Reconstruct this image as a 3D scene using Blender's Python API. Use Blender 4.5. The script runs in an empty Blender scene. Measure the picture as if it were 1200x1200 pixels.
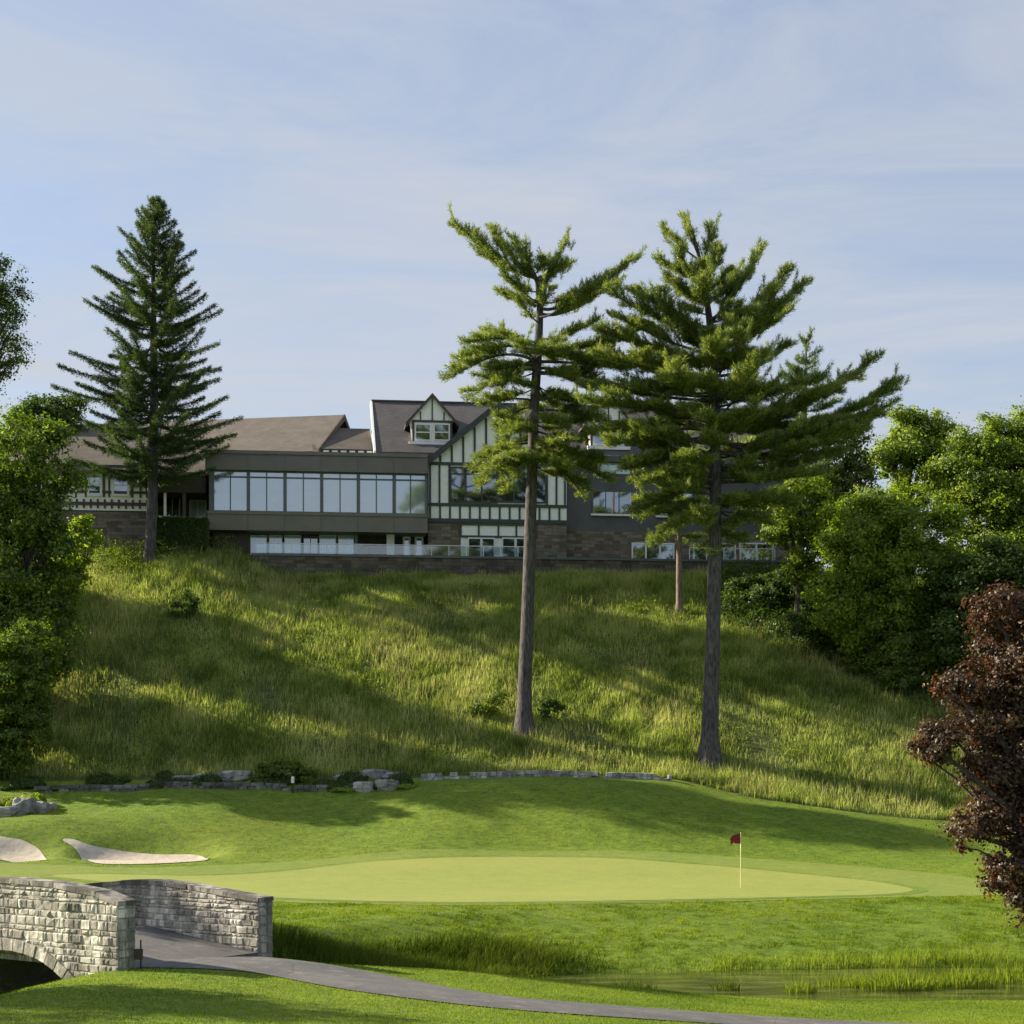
import bpy, bmesh, math, random
import numpy as np
from mathutils import Vector, noise as mnoise
from mathutils.geometry import delaunay_2d_cdt

rng = np.random.default_rng(11)
random.seed(5)
scene = bpy.context.scene
COL = scene.collection
F, CX, HY, CAMZ = 2000.0, 600.0, 900.0, 4.8          # focal length and horizon in photo pixels, eye height

# ------------------------------------------------------------------ helpers
def link(o, parent=None):
    COL.objects.link(o)
    if parent is not None:
        o.parent = parent
    return o

def tag(o, label=None, cat=None, group=None, kind=None):
    if label: o['label'] = label
    if cat: o['category'] = cat
    if group: o['group'] = group
    if kind: o['kind'] = kind
    return o

def empty(name, loc, label=None, cat=None, group=None):
    o = bpy.data.objects.new(name, None)
    o.empty_display_size = .3
    o.location = loc
    link(o)
    return tag(o, label, cat, group)

class Geo:
    """collects vertices and tri / quad faces and links them as one mesh object"""
    def __init__(self, T=None):
        self.v, self.f, self.n, self.T = [], [], 0, T
    def add(self, V, Fc):
        V = np.asarray(V, float).reshape(-1, 3)
        self.v.append(V)
        for f in (Fc if isinstance(Fc, list) else [Fc]):
            self.f.append(np.asarray(f, np.int64) + self.n)
        self.n += len(V)
    def box(self, a0, a1, b0, b1, c0, c1):
        V = [(a, b, c) for c in (c0, c1) for b in (b0, b1) for a in (a0, a1)]
        if self.T: V = [self.T(*p) for p in V]
        self.add(V, np.array([(0,2,3,1),(4,5,7,6),(0,1,5,4),(1,3,7,5),(3,2,6,7),(2,0,4,6)]))
    def hexa(self, V):
        if self.T: V = [self.T(*p) for p in V]
        self.add(V, np.array([(0,2,3,1),(4,5,7,6),(0,1,5,4),(1,3,7,5),(3,2,6,7),(2,0,4,6)]))
    def prism(self, poly, v0, v1):
        """convex polygon in (u, z) extruded along v"""
        n = len(poly)
        V = [(u, v0, z) for u, z in poly] + [(u, v1, z) for u, z in poly]
        if self.T: V = [self.T(*p) for p in V]
        tris = [(0, i, i+1) for i in range(1, n-1)] + [(n, n+i+1, n+i) for i in range(1, n-1)]
        quads = [(i, n+i, n+(i+1) % n, (i+1) % n) for i in range(n)]
        self.add(V, [np.array(tris), np.array(quads)])
    def tube(self, pts, rad, sides=7):
        pts = np.asarray(pts, float); m = len(pts)
        rad = np.broadcast_to(np.asarray(rad, float), (m,))
        tan = np.gradient(pts, axis=0)
        tan /= np.linalg.norm(tan, axis=1)[:, None] + 1e-9
        ref = np.where(np.abs(tan[:, 2:3]) > .8, np.array([[1., 0, 0]]), np.array([[0, 0, 1.]]))
        a = np.cross(tan, ref); a /= np.linalg.norm(a, axis=1)[:, None] + 1e-9
        b = np.cross(tan, a)
        th = np.linspace(0, 2*math.pi, sides, endpoint=False)
        V = pts[:, None] + rad[:, None, None]*(a[:, None]*np.cos(th)[None, :, None] + b[:, None]*np.sin(th)[None, :, None])
        i = np.arange(m-1)[:, None]*sides; j = np.arange(sides)[None]
        jn = (j+1) % sides
        Q = np.stack([i+j, i+jn, i+sides+jn, i+sides+j], -1).reshape(-1, 4)
        cap = np.array([((m-1)*sides, (m-1)*sides+k, (m-1)*sides+k+1) for k in range(1, sides-1)])
        self.add(V.reshape(-1, 3), [Q, cap])
    def build(self, name, mat, parent=None, loc=(0, 0, 0), smooth=False, mats=None, mat_idx=None):
        V = np.concatenate(self.v) if self.v else np.zeros((0, 3))
        off = np.array(parent['_w'] if parent is not None else loc, float)
        V = V - off
        me = bpy.data.meshes.new(name)
        me.vertices.add(len(V)); me.vertices.foreach_set('co', V.astype(np.float32).ravel())
        loops = np.concatenate([f.ravel() for f in self.f])
        sizes = np.concatenate([np.full(len(f), f.shape[1]) for f in self.f])
        starts = np.concatenate([[0], np.cumsum(sizes)[:-1]])
        me.loops.add(len(loops)); me.loops.foreach_set('vertex_index', loops.astype(np.int32))
        me.polygons.add(len(sizes)); me.polygons.foreach_set('loop_start', starts.astype(np.int32))
        try: me.polygons.foreach_set('loop_total', sizes.astype(np.int32))
        except Exception: pass
        me.polygons.foreach_set('use_smooth', np.full(len(sizes), bool(smooth)))
        if mat is not None: me.materials.append(mat)
        for m in mats or (): me.materials.append(m)
        if mat_idx is not None: me.polygons.foreach_set('material_index', np.asarray(mat_idx, np.int32))
        me.update(calc_edges=True)
        o = bpy.data.objects.new(name, me)
        if parent is None: o.location = loc
        o['_w'] = [float(c) for c in off]
        return link(o, parent)

def thing(name, loc, label, cat, group=None):
    o = empty(name, loc, label, cat, group)
    o['_w'] = [float(c) for c in loc]
    return o

def cleanup_props():
    for o in bpy.data.objects:
        if '_w' in o: del o['_w']

# ------------------------------------------------------------------ materials
class MT:
    def __init__(self, name):
        self.m = bpy.data.materials.new(name); self.m.use_nodes = True
        self.t = self.m.node_tree; self.t.nodes.clear()
        self.out = self.n('ShaderNodeOutputMaterial')
    def n(self, typ, **kw):
        nd = self.t.nodes.new(typ)
        for k, v in kw.items():
            if k.startswith('i_'):
                key = k[2:]
                key = int(key) if key.isdigit() else key.replace('_', ' ')
                nd.inputs[key].default_value = v
            else: setattr(nd, k, v)
        return nd
    def l(self, a, b): self.t.links.new(a, b)
    def ramp(self, fac, stops):
        r = self.n('ShaderNodeValToRGB'); e = r.color_ramp.elements
        while len(e) < len(stops): e.new(.5)
        for el, (p, c) in zip(e, stops):
            el.position = p; el.color = (*c, 1) if len(c) == 3 else c
        self.l(fac, r.inputs[0]); return r.outputs[0]
    def coord(self, scale=(1, 1, 1), rot=(0, 0, 0), kind='Object'):
        tc = self.n('ShaderNodeTexCoord'); mp = self.n('ShaderNodeMapping')
        mp.inputs['Scale'].default_value = scale; mp.inputs['Rotation'].default_value = rot
        self.l(tc.outputs[kind], mp.inputs[0]); return mp.outputs[0]
    def noise(self, vec, scale, detail=4, rough=.55, dist=0):
        nd = self.n('ShaderNodeTexNoise'); nd.inputs['Scale'].default_value = scale
        nd.inputs['Detail'].default_value = detail; nd.inputs['Roughness'].default_value = rough
        nd.inputs['Distortion'].default_value = dist
        if vec is not None: self.l(vec, nd.inputs['Vector'])
        return nd.outputs[0]
    def mix(self, a, b, fac, mode='MIX'):
        nd = self.n('ShaderNodeMix', data_type='RGBA', blend_type=mode)
        for sock, v in ((nd.inputs[0], fac), (nd.inputs[6], a), (nd.inputs[7], b)):
            if hasattr(v, 'links') or isinstance(v, bpy.types.NodeSocket): self.l(v, sock)
            elif isinstance(v, (int, float)): sock.default_value = v
            else: sock.default_value = (*v, 1) if len(v) == 3 else v
        return nd.outputs[2]
    def bump(self, h, strength=.3, dist=.05):
        b = self.n('ShaderNodeBump'); b.inputs['Strength'].default_value = strength
        b.inputs['Distance'].default_value = dist; self.l(h, b.inputs['Height']); return b.outputs[0]
    def principled(self, col, rough=.8, normal=None, **kw):
        p = self.n('ShaderNodeBsdfPrincipled')
        if isinstance(col, bpy.types.NodeSocket): self.l(col, p.inputs['Base Color'])
        else: p.inputs['Base Color'].default_value = (*col, 1)
        if isinstance(rough, bpy.types.NodeSocket): self.l(rough, p.inputs['Roughness'])
        else: p.inputs['Roughness'].default_value = rough
        if normal is not None: self.l(normal, p.inputs['Normal'])
        for k, v in kw.items(): p.inputs[k.replace('_', ' ')].default_value = v
        self.l(p.outputs[0], self.out.inputs[0]); return p

def leaf_mat(name, dark, mid, lite, trans=.4, tcol=None, gloss=.06, scale=.5):
    M = MT(name)
    g = M.n('ShaderNodeNewGeometry')
    nz = M.noise(M.coord(), scale, 2)
    add = M.n('ShaderNodeMath', operation='ADD'); M.l(g.outputs['Random Per Island'], add.inputs[0]); M.l(nz, add.inputs[1])
    half = M.n('ShaderNodeMath', operation='MULTIPLY'); half.inputs[1].default_value = .5; M.l(add.outputs[0], half.inputs[0])
    c = M.ramp(half.outputs[0], [(.2, dark), (.5, mid), (.8, lite)])
    d = M.n('ShaderNodeBsdfDiffuse'); M.l(c, d.inputs[0])
    t = M.n('ShaderNodeBsdfTranslucent')
    tc = M.mix(c, tcol or (.9, 1., .35), 1.0, 'MULTIPLY')
    tc = M.mix(tc, tc, 1.0, 'ADD')
    M.l(tc, t.inputs[0])
    ms = M.n('ShaderNodeMixShader'); ms.inputs[0].default_value = trans
    M.l(d.outputs[0], ms.inputs[1]); M.l(t.outputs[0], ms.inputs[2])
    gl = M.n('ShaderNodeBsdfGlossy'); gl.inputs['Roughness'].default_value = .45; gl.inputs[0].default_value = (.8, .9, .8, 1)
    m2 = M.n('ShaderNodeMixShader'); m2.inputs[0].default_value = gloss
    M.l(ms.outputs[0], m2.inputs[1]); M.l(gl.outputs[0], m2.inputs[2])
    M.l(m2.outputs[0], M.out.inputs[0])
    return M.m

def bark_mat(name, a, b, scale=3):
    M = MT(name)
    v = M.coord((1, 1, .18)); nz = M.noise(v, scale*4, 6, .65)
    c = M.ramp(nz, [(.36, a), (.62, b)])
    c = M.mix(c, (.35, .38, .3), M.ramp(M.noise(M.coord((1, 1, .6)), 1.3, 4), [(.6, (0, 0, 0)), (.75, (.35,)*3)]))
    M.principled(c, .95, M.bump(nz, .8, .06)); return M.m

def plain(name, col, rough=.7, var=.15, nscale=2., **kw):
    M = MT(name)
    nz = M.noise(M.coord(), nscale, 5)
    lo = tuple(x*(1-var) for x in col); hi = tuple(min(1, x*(1+var)) for x in col)
    M.principled(M.ramp(nz, [(.3, lo), (.7, hi)]), rough, M.bump(M.noise(M.coord(), 25, 3), .1, .01), **kw)
    return M.m

def turf_mat(name, c1, c2, c3, stripes=None, fine=9, bump=.5, dist=.04, mott=.85):
    """mown or rough turf: wear patches, clumps and blade grain"""
    M = MT(name)
    v = M.coord()
    big = M.noise(v, .12, 5, .6); med = M.noise(v, 1.1, 5, .7)
    fin = M.noise(v, fine, 6, .75)
    c = M.ramp(med, [(.28, c1), (.52, c2), (.8, c3)])
    c = M.mix(c, (c3[0]*1.15, c3[1]*1.02, c3[2]), M.ramp(big, [(.45, (0,)*3), (.7, (.5,)*3)]))
    c = M.mix(c, M.ramp(fin, [(.25, (.35,)*3), (.5, (.85,)*3), (.75, (1.35,)*3)]), .75, 'MULTIPLY')
    tuf = M.noise(M.coord((1, 1.6, 1)), 2.6, 5, .8)
    c = M.mix(c, M.ramp(tuf, [(.34, (.5,)*3), (.5, (1.,)*3), (.66, (1.3,)*3)]), mott, 'MULTIPLY')
    if stripes:
        w = M.n('ShaderNodeTexWave', wave_type='BANDS', bands_direction='X')
        w.inputs['Scale'].default_value = stripes[0]; w.inputs['Distortion'].default_value = .6
        M.l(M.coord(rot=(0, 0, stripes[1])), w.inputs[0])
        c = M.mix(c, M.ramp(w.outputs[1], [(.4, (.9,)*3), (.6, (1.08,)*3)]), 1.0, 'MULTIPLY')
    p = M.principled(c, .85, M.bump(fin, bump, dist))
    p.inputs['Specular IOR Level'].default_value = .25
    return M.m

def stone_mat(name, cols, mortar, bw=.55, bh=.22, rot=(math.pi/2, 0, 0), streak=.5, bump=.6):
    M = MT(name)
    v = M.coord(rot=rot)
    wob = M.n('ShaderNodeVectorMath', operation='MULTIPLY_ADD')
    nzv = M.n('ShaderNodeTexNoise'); nzv.inputs['Scale'].default_value = 2.2; M.l(v, nzv.inputs['Vector'])
    M.l(nzv.outputs[1], wob.inputs[0]); wob.inputs[1].default_value = (.18, .18, .18); M.l(v, wob.inputs[2])
    b = M.n('ShaderNodeTexBrick'); b.inputs['Scale'].default_value = 1
    b.inputs['Brick Width'].default_value = bw; b.inputs['Row Height'].default_value = bh
    b.inputs['Mortar Size'].default_value = .016; b.inputs['Mortar Smooth'].default_value = .4
    b.inputs['Color1'].default_value = (0, 0, 0, 1); b.inputs['Color2'].default_value = (1, 1, 1, 1)
    b.inputs['Mortar'].default_value = (.5, .5, .5, 1); b.offset = .43; b.squash = .8
    M.l(wob.outputs[0], b.inputs[0])
    c = M.ramp(b.outputs[0], [(i/(len(cols)-1), q) for i, q in enumerate(cols)])
    fin = M.noise(M.coord(), 9, 6, .7)
    c = M.mix(c, M.ramp(fin, [(.25, (.55,)*3), (.7, (1.2,)*3)]), .8, 'MULTIPLY')
    st = M.noise(M.coord((1, 1, .12)), 2.6, 5, .65)
    c = M.mix(c, (.035, .034, .032), M.ramp(st, [(.5, (0,)*3), (.68, (streak,)*3)]))
    c = M.mix(c, mortar, b.outputs[1])
    inv = M.n('ShaderNodeMath', operation='SUBTRACT'); inv.inputs[0].default_value = 1; M.l(b.outputs[1], inv.inputs[1])
    sm = M.n('ShaderNodeMath', operation='MULTIPLY_ADD'); M.l(fin, sm.inputs[0]); sm.inputs[1].default_value = .5; M.l(inv.outputs[0], sm.inputs[2])
    M.principled(c, .9, M.bump(sm.outputs[0], bump, .05)); return M.m

def block_mat(name, lo, mid, hi, streak=.75):
    """single laid blocks: each island its own tone, with dark run-off streaks"""
    M = MT(name)
    g = M.n('ShaderNodeNewGeometry')
    c = M.ramp(g.outputs['Random Per Island'], [(0, lo), (.5, mid), (1, hi)])
    fin = M.noise(M.coord(), 7, 7, .72)
    c = M.mix(c, M.ramp(fin, [(.28, (.5,)*3), (.65, (1.2,)*3)]), .85, 'MULTIPLY')
    st = M.noise(M.coord((1, 1, .1)), 3.2, 5, .65, .3)
    pt = M.noise(M.coord((1, 1, .6)), 1.1, 4, .6)
    k = M.n('ShaderNodeMath', operation='MULTIPLY'); M.l(st, k.inputs[0]); M.l(pt, k.inputs[1])
    c = M.mix(c, (.03, .03, .028), M.ramp(k.outputs[0], [(.20, (0,)*3), (.28, (streak,)*3)]))
    M.principled(c, .92, M.bump(fin, .9, .03)); return M.m

def shingle_mat(name, a, b):
    M = MT(name)
    v = M.coord()
    br = M.n('ShaderNodeTexBrick'); br.inputs['Scale'].default_value = 1; br.inputs['Brick Width'].default_value = .35
    br.inputs['Row Height'].default_value = .16; br.inputs['Mortar Size'].default_value = .012
    br.inputs['Color1'].default_value = (*a, 1); br.inputs['Color2'].default_value = (*b, 1); br.inputs['Mortar'].default_value = tuple(x*.5 for x in a)+(1,)
    sep = M.n('ShaderNodeSeparateXYZ'); M.l(v, sep.inputs[0])
    cmb = M.n('ShaderNodeCombineXYZ'); M.l(sep.outputs[0], cmb.inputs[0])
    z2 = M.n('ShaderNodeMath', operation='MULTIPLY'); z2.inputs[1].default_value = 1.8; M.l(sep.outputs[2], z2.inputs[0]); M.l(z2.outputs[0], cmb.inputs[1])
    M.l(cmb.outputs[0], br.inputs[0])
    c = M.mix(br.outputs[0], M.ramp(M.noise(v, .7, 5), [(.3, (.75,)*3), (.7, (1.2,)*3)]), .8, 'MULTIPLY')
    M.principled(c, .9, M.bump(br.outputs[1], -.4, .03)); return M.m

def glass_mat(name, body, refl=.5, rough=.03, tint=(.8, .9, 1.)):
    M = MT(name)
    oi = M.n('ShaderNodeObjectInfo'); zz_ = M.noise(M.coord((.6, .6, 1.6)), 1.1, 3)
    vr = M.n('ShaderNodeMath', operation='ADD'); M.l(oi.outputs['Random'], vr.inputs[0]); M.l(zz_, vr.inputs[1])
    d = M.n('ShaderNodeBsdfDiffuse'); M.l(M.mix(body, M.ramp(vr.outputs[0], [(.3, (.55,)*3), (1., (1.3,)*3)]), 1., 'MULTIPLY'), d.inputs[0])
    g = M.n('ShaderNodeBsdfGlossy'); g.inputs['Roughness'].default_value = rough; g.inputs[0].default_value = (*tint, 1)
    m = M.n('ShaderNodeMixShader'); m.inputs[0].default_value = refl
    M.l(d.outputs[0], m.inputs[1]); M.l(g.outputs[0], m.inputs[2]); M.l(m.outputs[0], M.out.inputs[0]); return M.m

def clear_glass(name):
    M = MT(name)
    t = M.n('ShaderNodeBsdfTransparent'); t.inputs[0].default_value = (.8, .9, .92, 1)
    g = M.n('ShaderNodeBsdfGlossy'); g.inputs['Roughness'].default_value = .05
    m = M.n('ShaderNodeMixShader'); m.inputs[0].default_value = .2
    M.l(t.outputs[0], m.inputs[1]); M.l(g.outputs[0], m.inputs[2]); M.l(m.outputs[0], M.out.inputs[0]); return M.m

def water_mat():
    M = MT('pond_water')
    v = M.coord((1, .6, 1))
    nz = M.noise(v, 2.4, 4, .6)
    scum = M.ramp(M.noise(M.coord((.5, 1.6, 1)), .9, 6, .65), [(.46, (.035, .045, .015)), (.6, (.11, .135, .04))])
    p = M.principled(scum, .12, M.bump(nz, .05, .02))
    p.inputs['Specular IOR Level'].default_value = .6
    return M.m

def grass_mat(name, stops, trans=.35):
    M = MT(name)
    g = M.n('ShaderNodeNewGeometry')
    nz = M.noise(M.coord(), .35, 4, .6)
    ma = M.n('ShaderNodeMath', operation='MULTIPLY_ADD'); ma.inputs[1].default_value = .5
    M.l(g.outputs['Random Per Island'], ma.inputs[0])
    h = M.n('ShaderNodeMath', operation='MULTIPLY'); h.inputs[1].default_value = .55; M.l(M.ramp(nz, [(.3, (0,)*3), (.7, (1,)*3)]), h.inputs[0]); M.l(h.outputs[0], ma.inputs[2])
    c = M.ramp(ma.outputs[0], stops)
    d = M.n('ShaderNodeBsdfDiffuse'); M.l(c, d.inputs[0])
    t = M.n('ShaderNodeBsdfTranslucent'); M.l(M.mix(c, (1.2, 1.3, .6), 1., 'MULTIPLY'), t.inputs[0])
    m = M.n('ShaderNodeMixShader'); m.inputs[0].default_value = trans
    M.l(d.outputs[0], m.inputs[1]); M.l(t.outputs[0], m.inputs[2]); M.l(m.outputs[0], M.out.inputs[0]); return M.m

# ------------------------------------------------------------------ camera, light, sky
SUN_EL, SUN_AZ = math.radians(25), math.radians(18)       # sun to the left, a little beyond the picture plane
sdir = Vector((-math.cos(SUN_EL)*math.cos(SUN_AZ), math.cos(SUN_EL)*math.sin(SUN_AZ), math.sin(SUN_EL)))
cam = bpy.data.cameras.new('camera'); co = bpy.data.objects.new('camera', cam); link(co)
co.location = (0, 0, CAMZ); co.rotation_euler = (math.pi/2, 0, 0)
cam.sensor_width = 36; cam.lens = 36*F/1200; cam.shift_y = (HY-600)/1200
cam.clip_start = .1; cam.clip_end = 6000
scene.camera = co
sl = bpy.data.lights.new('sun', 'SUN'); so = bpy.data.objects.new('sun', sl); link(so)
sl.energy = 5.0; sl.angle = math.radians(.53); sl.color = (1., .87, .66)
so.rotation_euler = (sdir).to_track_quat('Z', 'Y').to_euler()
so.location = (-60, 60, 60)
w = bpy.data.worlds.new('World'); scene.world = w; w.use_nodes = True
nt = w.node_tree; nt.nodes.clear()
def wn(t, **k):
    n = nt.nodes.new(t)
    for a, b in k.items(): setattr(n, a, b)
    return n
sky = wn('ShaderNodeTexSky', sky_type='NISHITA'); sky.sun_disc = False
sky.sun_elevation = SUN_EL; sky.sun_rotation = math.radians(-72)
sky.air_density = 1.0; sky.dust_density = 1.2; sky.ozone_density = 1.6
tc = wn('ShaderNodeTexCoord')
sx = wn('ShaderNodeSeparateXYZ'); nt.links.new(tc.outputs['Generated'], sx.inputs[0])
zz = wn('ShaderNodeMath', operation='ADD'); zz.inputs[1].default_value = .12; nt.links.new(sx.outputs[2], zz.inputs[0])
zc = wn('ShaderNodeMath', operation='MAXIMUM'); zc.inputs[1].default_value = .05; nt.links.new(zz.outputs[0], zc.inputs[0])
dv = [wn('ShaderNodeMath', operation='DIVIDE') for _ in range(2)]
for i in range(2):
    nt.links.new(sx.outputs[i], dv[i].inputs[0]); nt.links.new(zc.outputs[0], dv[i].inputs[1])
cb = wn('ShaderNodeCombineXYZ'); nt.links.new(dv[0].outputs[0], cb.inputs[0]); nt.links.new(dv[1].outputs[0], cb.inputs[1])
mp = wn('ShaderNodeMapping'); mp.inputs['Scale'].default_value = (1.25, 2.7, 1); mp.inputs['Rotation'].default_value = (0, 0, .25); mp.inputs['Location'].default_value = (2.3, .7, 0)
nt.links.new(cb.outputs[0], mp.inputs[0])
cn = wn('ShaderNodeTexNoise'); cn.inputs['Scale'].default_value = .9; cn.inputs['Detail'].default_value = 10; cn.inputs['Roughness'].default_value = .64; cn.inputs['Distortion'].default_value = .8
nt.links.new(mp.outputs[0], cn.inputs['Vector'])
cr = wn('ShaderNodeValToRGB'); cr.color_ramp.elements[0].position = .33; cr.color_ramp.elements[0].color = (.0,)*3+(1,)
cr.color_ramp.elements[1].position = .70; cr.color_ramp.elements[1].color = (.9,)*3+(1,)
nt.links.new(cn.outputs[0], cr.inputs[0])
cm = wn('ShaderNodeMix', data_type='RGBA'); hz = wn('ShaderNodeMapRange'); hz.inputs[1].default_value = .14; hz.inputs[2].default_value = .42; hz.inputs[3].default_value = .22; hz.inputs[4].default_value = 0
nt.links.new(sx.outputs[2], hz.inputs[0])
ha = wn('ShaderNodeMath', operation='ADD', use_clamp=True); nt.links.new(cr.outputs[0], ha.inputs[0]); nt.links.new(hz.outputs[0], ha.inputs[1])
nt.links.new(ha.outputs[0], cm.inputs[0]); nt.links.new(sky.outputs[0], cm.inputs[6])
cm.inputs[7].default_value = (2.2, 2.32, 2.55, 1)
veil = wn('ShaderNodeMix', data_type='RGBA'); veil.inputs[0].default_value = .62; veil.inputs[7].default_value = (1.20, 1.33, 1.76, 1)
nt.links.new(sky.outputs[0], veil.inputs[6]); nt.links.new(veil.outputs[2], cm.inputs[6])
bg = wn('ShaderNodeBackground'); bg.inputs[1].default_value = .12
nt.links.new(cm.outputs[2], bg.inputs[0])
wo = wn('ShaderNodeOutputWorld'); nt.links.new(bg.outputs[0], wo.inputs[0])
vs = scene.view_settings; vs.view_transform = 'Standard'; vs.look = 'None'; vs.exposure = 1.2; vs.gamma = 1
scene.cycles.max_bounces = 6; scene.cycles.transparent_max_bounces = 8

# ------------------------------------------------------------------ terrain
def ss(a, b, x):
    t = np.clip((x-a)/(b-a), 0, 1); return t*t*(3-2*t)
STREAM = np.array([(-26, 6), (-22, 16), (-18, 26), (-14.2, 32), (-11.6, 35.3), (-9.6, 38.2), (-7, 41.2), (-3, 44.2), (3, 46.9), (12, 47.9), (25, 48.0), (70, 47)], float)
SW = np.array([2.2, 2.1, 1.9, 1.7, 1.5, 1.5, 1.8, 2.2, 3.0, 3.4, 3.4, 3.2])
def stream_dist(x, y):
    best = np.full(x.shape, 1e9); wid = np.zeros(x.shape); side = np.zeros(x.shape)
    for i in range(len(STREAM)-1):
        a, b = STREAM[i], STREAM[i+1]; ab = b-a
        t = np.clip(((x-a[0])*ab[0]+(y-a[1])*ab[1])/(ab@ab), 0, 1)
        dx = x-(a[0]+t*ab[0]); dy = y-(a[1]+t*ab[1])
        d = np.hypot(dx, dy); m = d < best
        best = np.where(m, d, best); wid = np.where(m, SW[i]+t*(SW[i+1]-SW[i]), wid)
        side = np.where(m, ab[0]*dy-ab[1]*dx, side)
    return best, wid, np.sign(side)
WATER_Z = -1.2
KX = np.array([-60, -27, -18, -9, -6, -3.5, 1.8, 8.5, 13, 17.5, 23, 30, 60], float)
ZM = np.array([3.1, 3.3, 3.45, 3.4, 3.45, 4.05, 4.2, 4.05, 2.85, 2.1, 1.65, 1.5, 1.2])
YM = np.array([90, 90, 90, 90, 90, 90, 90, 90, 88, 86.5, 86, 86, 86], float)
ZF = np.array([4.2, 4.4, 4.5, 4.5, 4.5, 4.5, 4.5, 4.3, 3.2, 2.5, 2.0, 1.8, 1.5])
def ztop(x): return 18.35+1.75*(1-ss(-20, -15, x))
def raw_height(x, y):
    near = (-.55+1.15*(1-ss(-7, 9, x))) + (.035+.03*ss(-6, 5, x))*(36-y) + .085*np.maximum(0, 22-y)
    near += -.5*ss(-8.6, -11., x)
    pad = np.exp(-(np.hypot(x+6.7, y-36.)/2.5)**4); near = near*(1-pad)+.70*pad
    zm, ym, zf = (np.interp(x, KX, k) for k in (ZM, YM, ZF))
    yf = ym+3.5
    zt = ztop(x)
    f = np.interp(y, [0, 55, 60, 66, 72, 80], [.05, .08, .12, .0, .12, .62])
    t = np.clip((y-80)/(ym-80), 0, 1)
    f = np.where(y > 80, .62+(zm-.62)*(.55*t+.45*(1-np.cos(t*math.pi))/2), f)
    t2 = np.clip((y-ym)/(yf-ym), 0, 1); f = np.where(y > ym, zm+(zf-zm)*t2, f)
    yt = 119.8
    t3 = np.clip((y-yf)/(yt-yf), 0, 1)
    prof = .93*t3+.07*ss(0, 1, t3) + .045*np.sin(t3*math.pi*1.0)
    f = np.where(y > yf, zf+(zt-zf)*np.clip(prof, 0, 1), f)
    und = .45*np.sin(x*.23+y*.11+.5)+.3*np.sin(x*.41-y*.19+2)+.22*np.sin(x*.12+y*.37)
    f = f+.4*und*ss(.02, .3, t3)*(1-ss(.75, 1, t3))
    und2 = .16*np.sin(x*.35+1.)*np.sin(y*.3)+.12*np.sin(x*.6+y*.2)
    f = f+und2*ss(79, 83, y)*(1-ss(88, 92, y))
    f = f + .06*np.sin(x*.5+.3*y)*ss(50, 54, y)*(1-ss(57, 60, y))
    # bunkers: scooped floors below a grass lip
    for (bx, by, rx, ry, dep) in ((-17.4, 81.2, 4.0, 2.2, .55), (-23.6, 80.6, 2.2, 2.2, .5)):
        q = np.hypot((x-bx)/rx, (y-by)/ry); f = f-dep*(1-ss(.6, 1.05, q))
    f = f+.55*np.exp(-(((x+21.6)/5.)**2+((y-84.6)/1.5)**2))
    d, wd, sd = stream_dist(x, y)
    bl = np.interp(x, [-20, -8, -3, 4], [1.6, 2.2, 6.5, 9.5]); f = f+.6*np.exp(-((x+13.9)**2+(y-40.)**2)/6.)
    tb = np.clip((d-wd)/bl, 0, 1)
    fb = np.interp(tb, [0, .06, 1], [-1.3, -1.05, 1.0])
    far = np.where(tb < 1, np.where(fb < 1, -1.3+(f+1.3)*np.interp(tb, [0, .05, 1], [0, .13, 1]), f), f)
    tn = ss(0, 2.3-1.35*np.exp(-((x+8.6)**2+(y-36.3)**2)/14.), d-wd)
    nearz = -1.35+(near+1.35)*tn
    z = np.where(sd > 0, far, nearz)
    bed = -1.9+.65*ss(wd*.35, wd, d)
    z = np.where(d < wd, np.minimum(bed, -1.25), z)
    return z
GS = .4
GX = np.arange(-62, 62+1e-6, GS); GY = np.arange(-12, 150+1e-6, GS)
gx, gy = np.meshgrid(GX, GY)
Z = raw_height(gx, gy)
def blur(Z, s):
    r = int(3*s)+1; k = np.exp(-.5*(np.arange(-r, r+1)/s)**2); k /= k.sum()
    P = np.pad(Z, ((r, r), (0, 0)), 'edge'); Z = sum(k[i]*P[i:i+Z.shape[0]] for i in range(2*r+1))
    P = np.pad(Z, ((0, 0), (r, r)), 'edge'); return sum(k[i]*P[:, i:i+Z.shape[1]] for i in range(2*r+1))
Zs, Zl = blur(Z, .9), blur(Z, 2.2)
wgt = ss(54, 62, gy)
Z = Zs*(1-wgt)+Zl*wgt
Z = np.where((gy > 70) & (gy < 90) & (gx < -8), Zs, Z)
def H(x, y):
    x = np.asarray(x, float); y = np.asarray(y, float)
    fx = np.clip((x-GX[0])/GS, 0, len(GX)-1.001); fy = np.clip((y-GY[0])/GS, 0, len(GY)-1.001)
    i = fx.astype(int); j = fy.astype(int); a = fx-i; b = fy-j
    return (Z[j, i]*(1-a)+Z[j, i+1]*a)*(1-b)+(Z[j+1, i]*(1-a)+Z[j+1, i+1]*a)*b
def ground(px, py, d0=26., d1=130.):
    """where the sight line through a photo pixel first meets the ground"""
    D = np.arange(d0, d1, .05)
    zl = CAMZ+(HY-py)/F*D; h = H((px-CX)/F*D, D)
    k = np.argmax(h >= zl)
    if h[k] < zl[k]: k = len(D)-1
    return np.array([(px-CX)/F*D[k], D[k], h[k]])
def at(px, py, D): return np.array([(px-CX)/F*D, D, CAMZ+(HY-py)/F*D])

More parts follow.
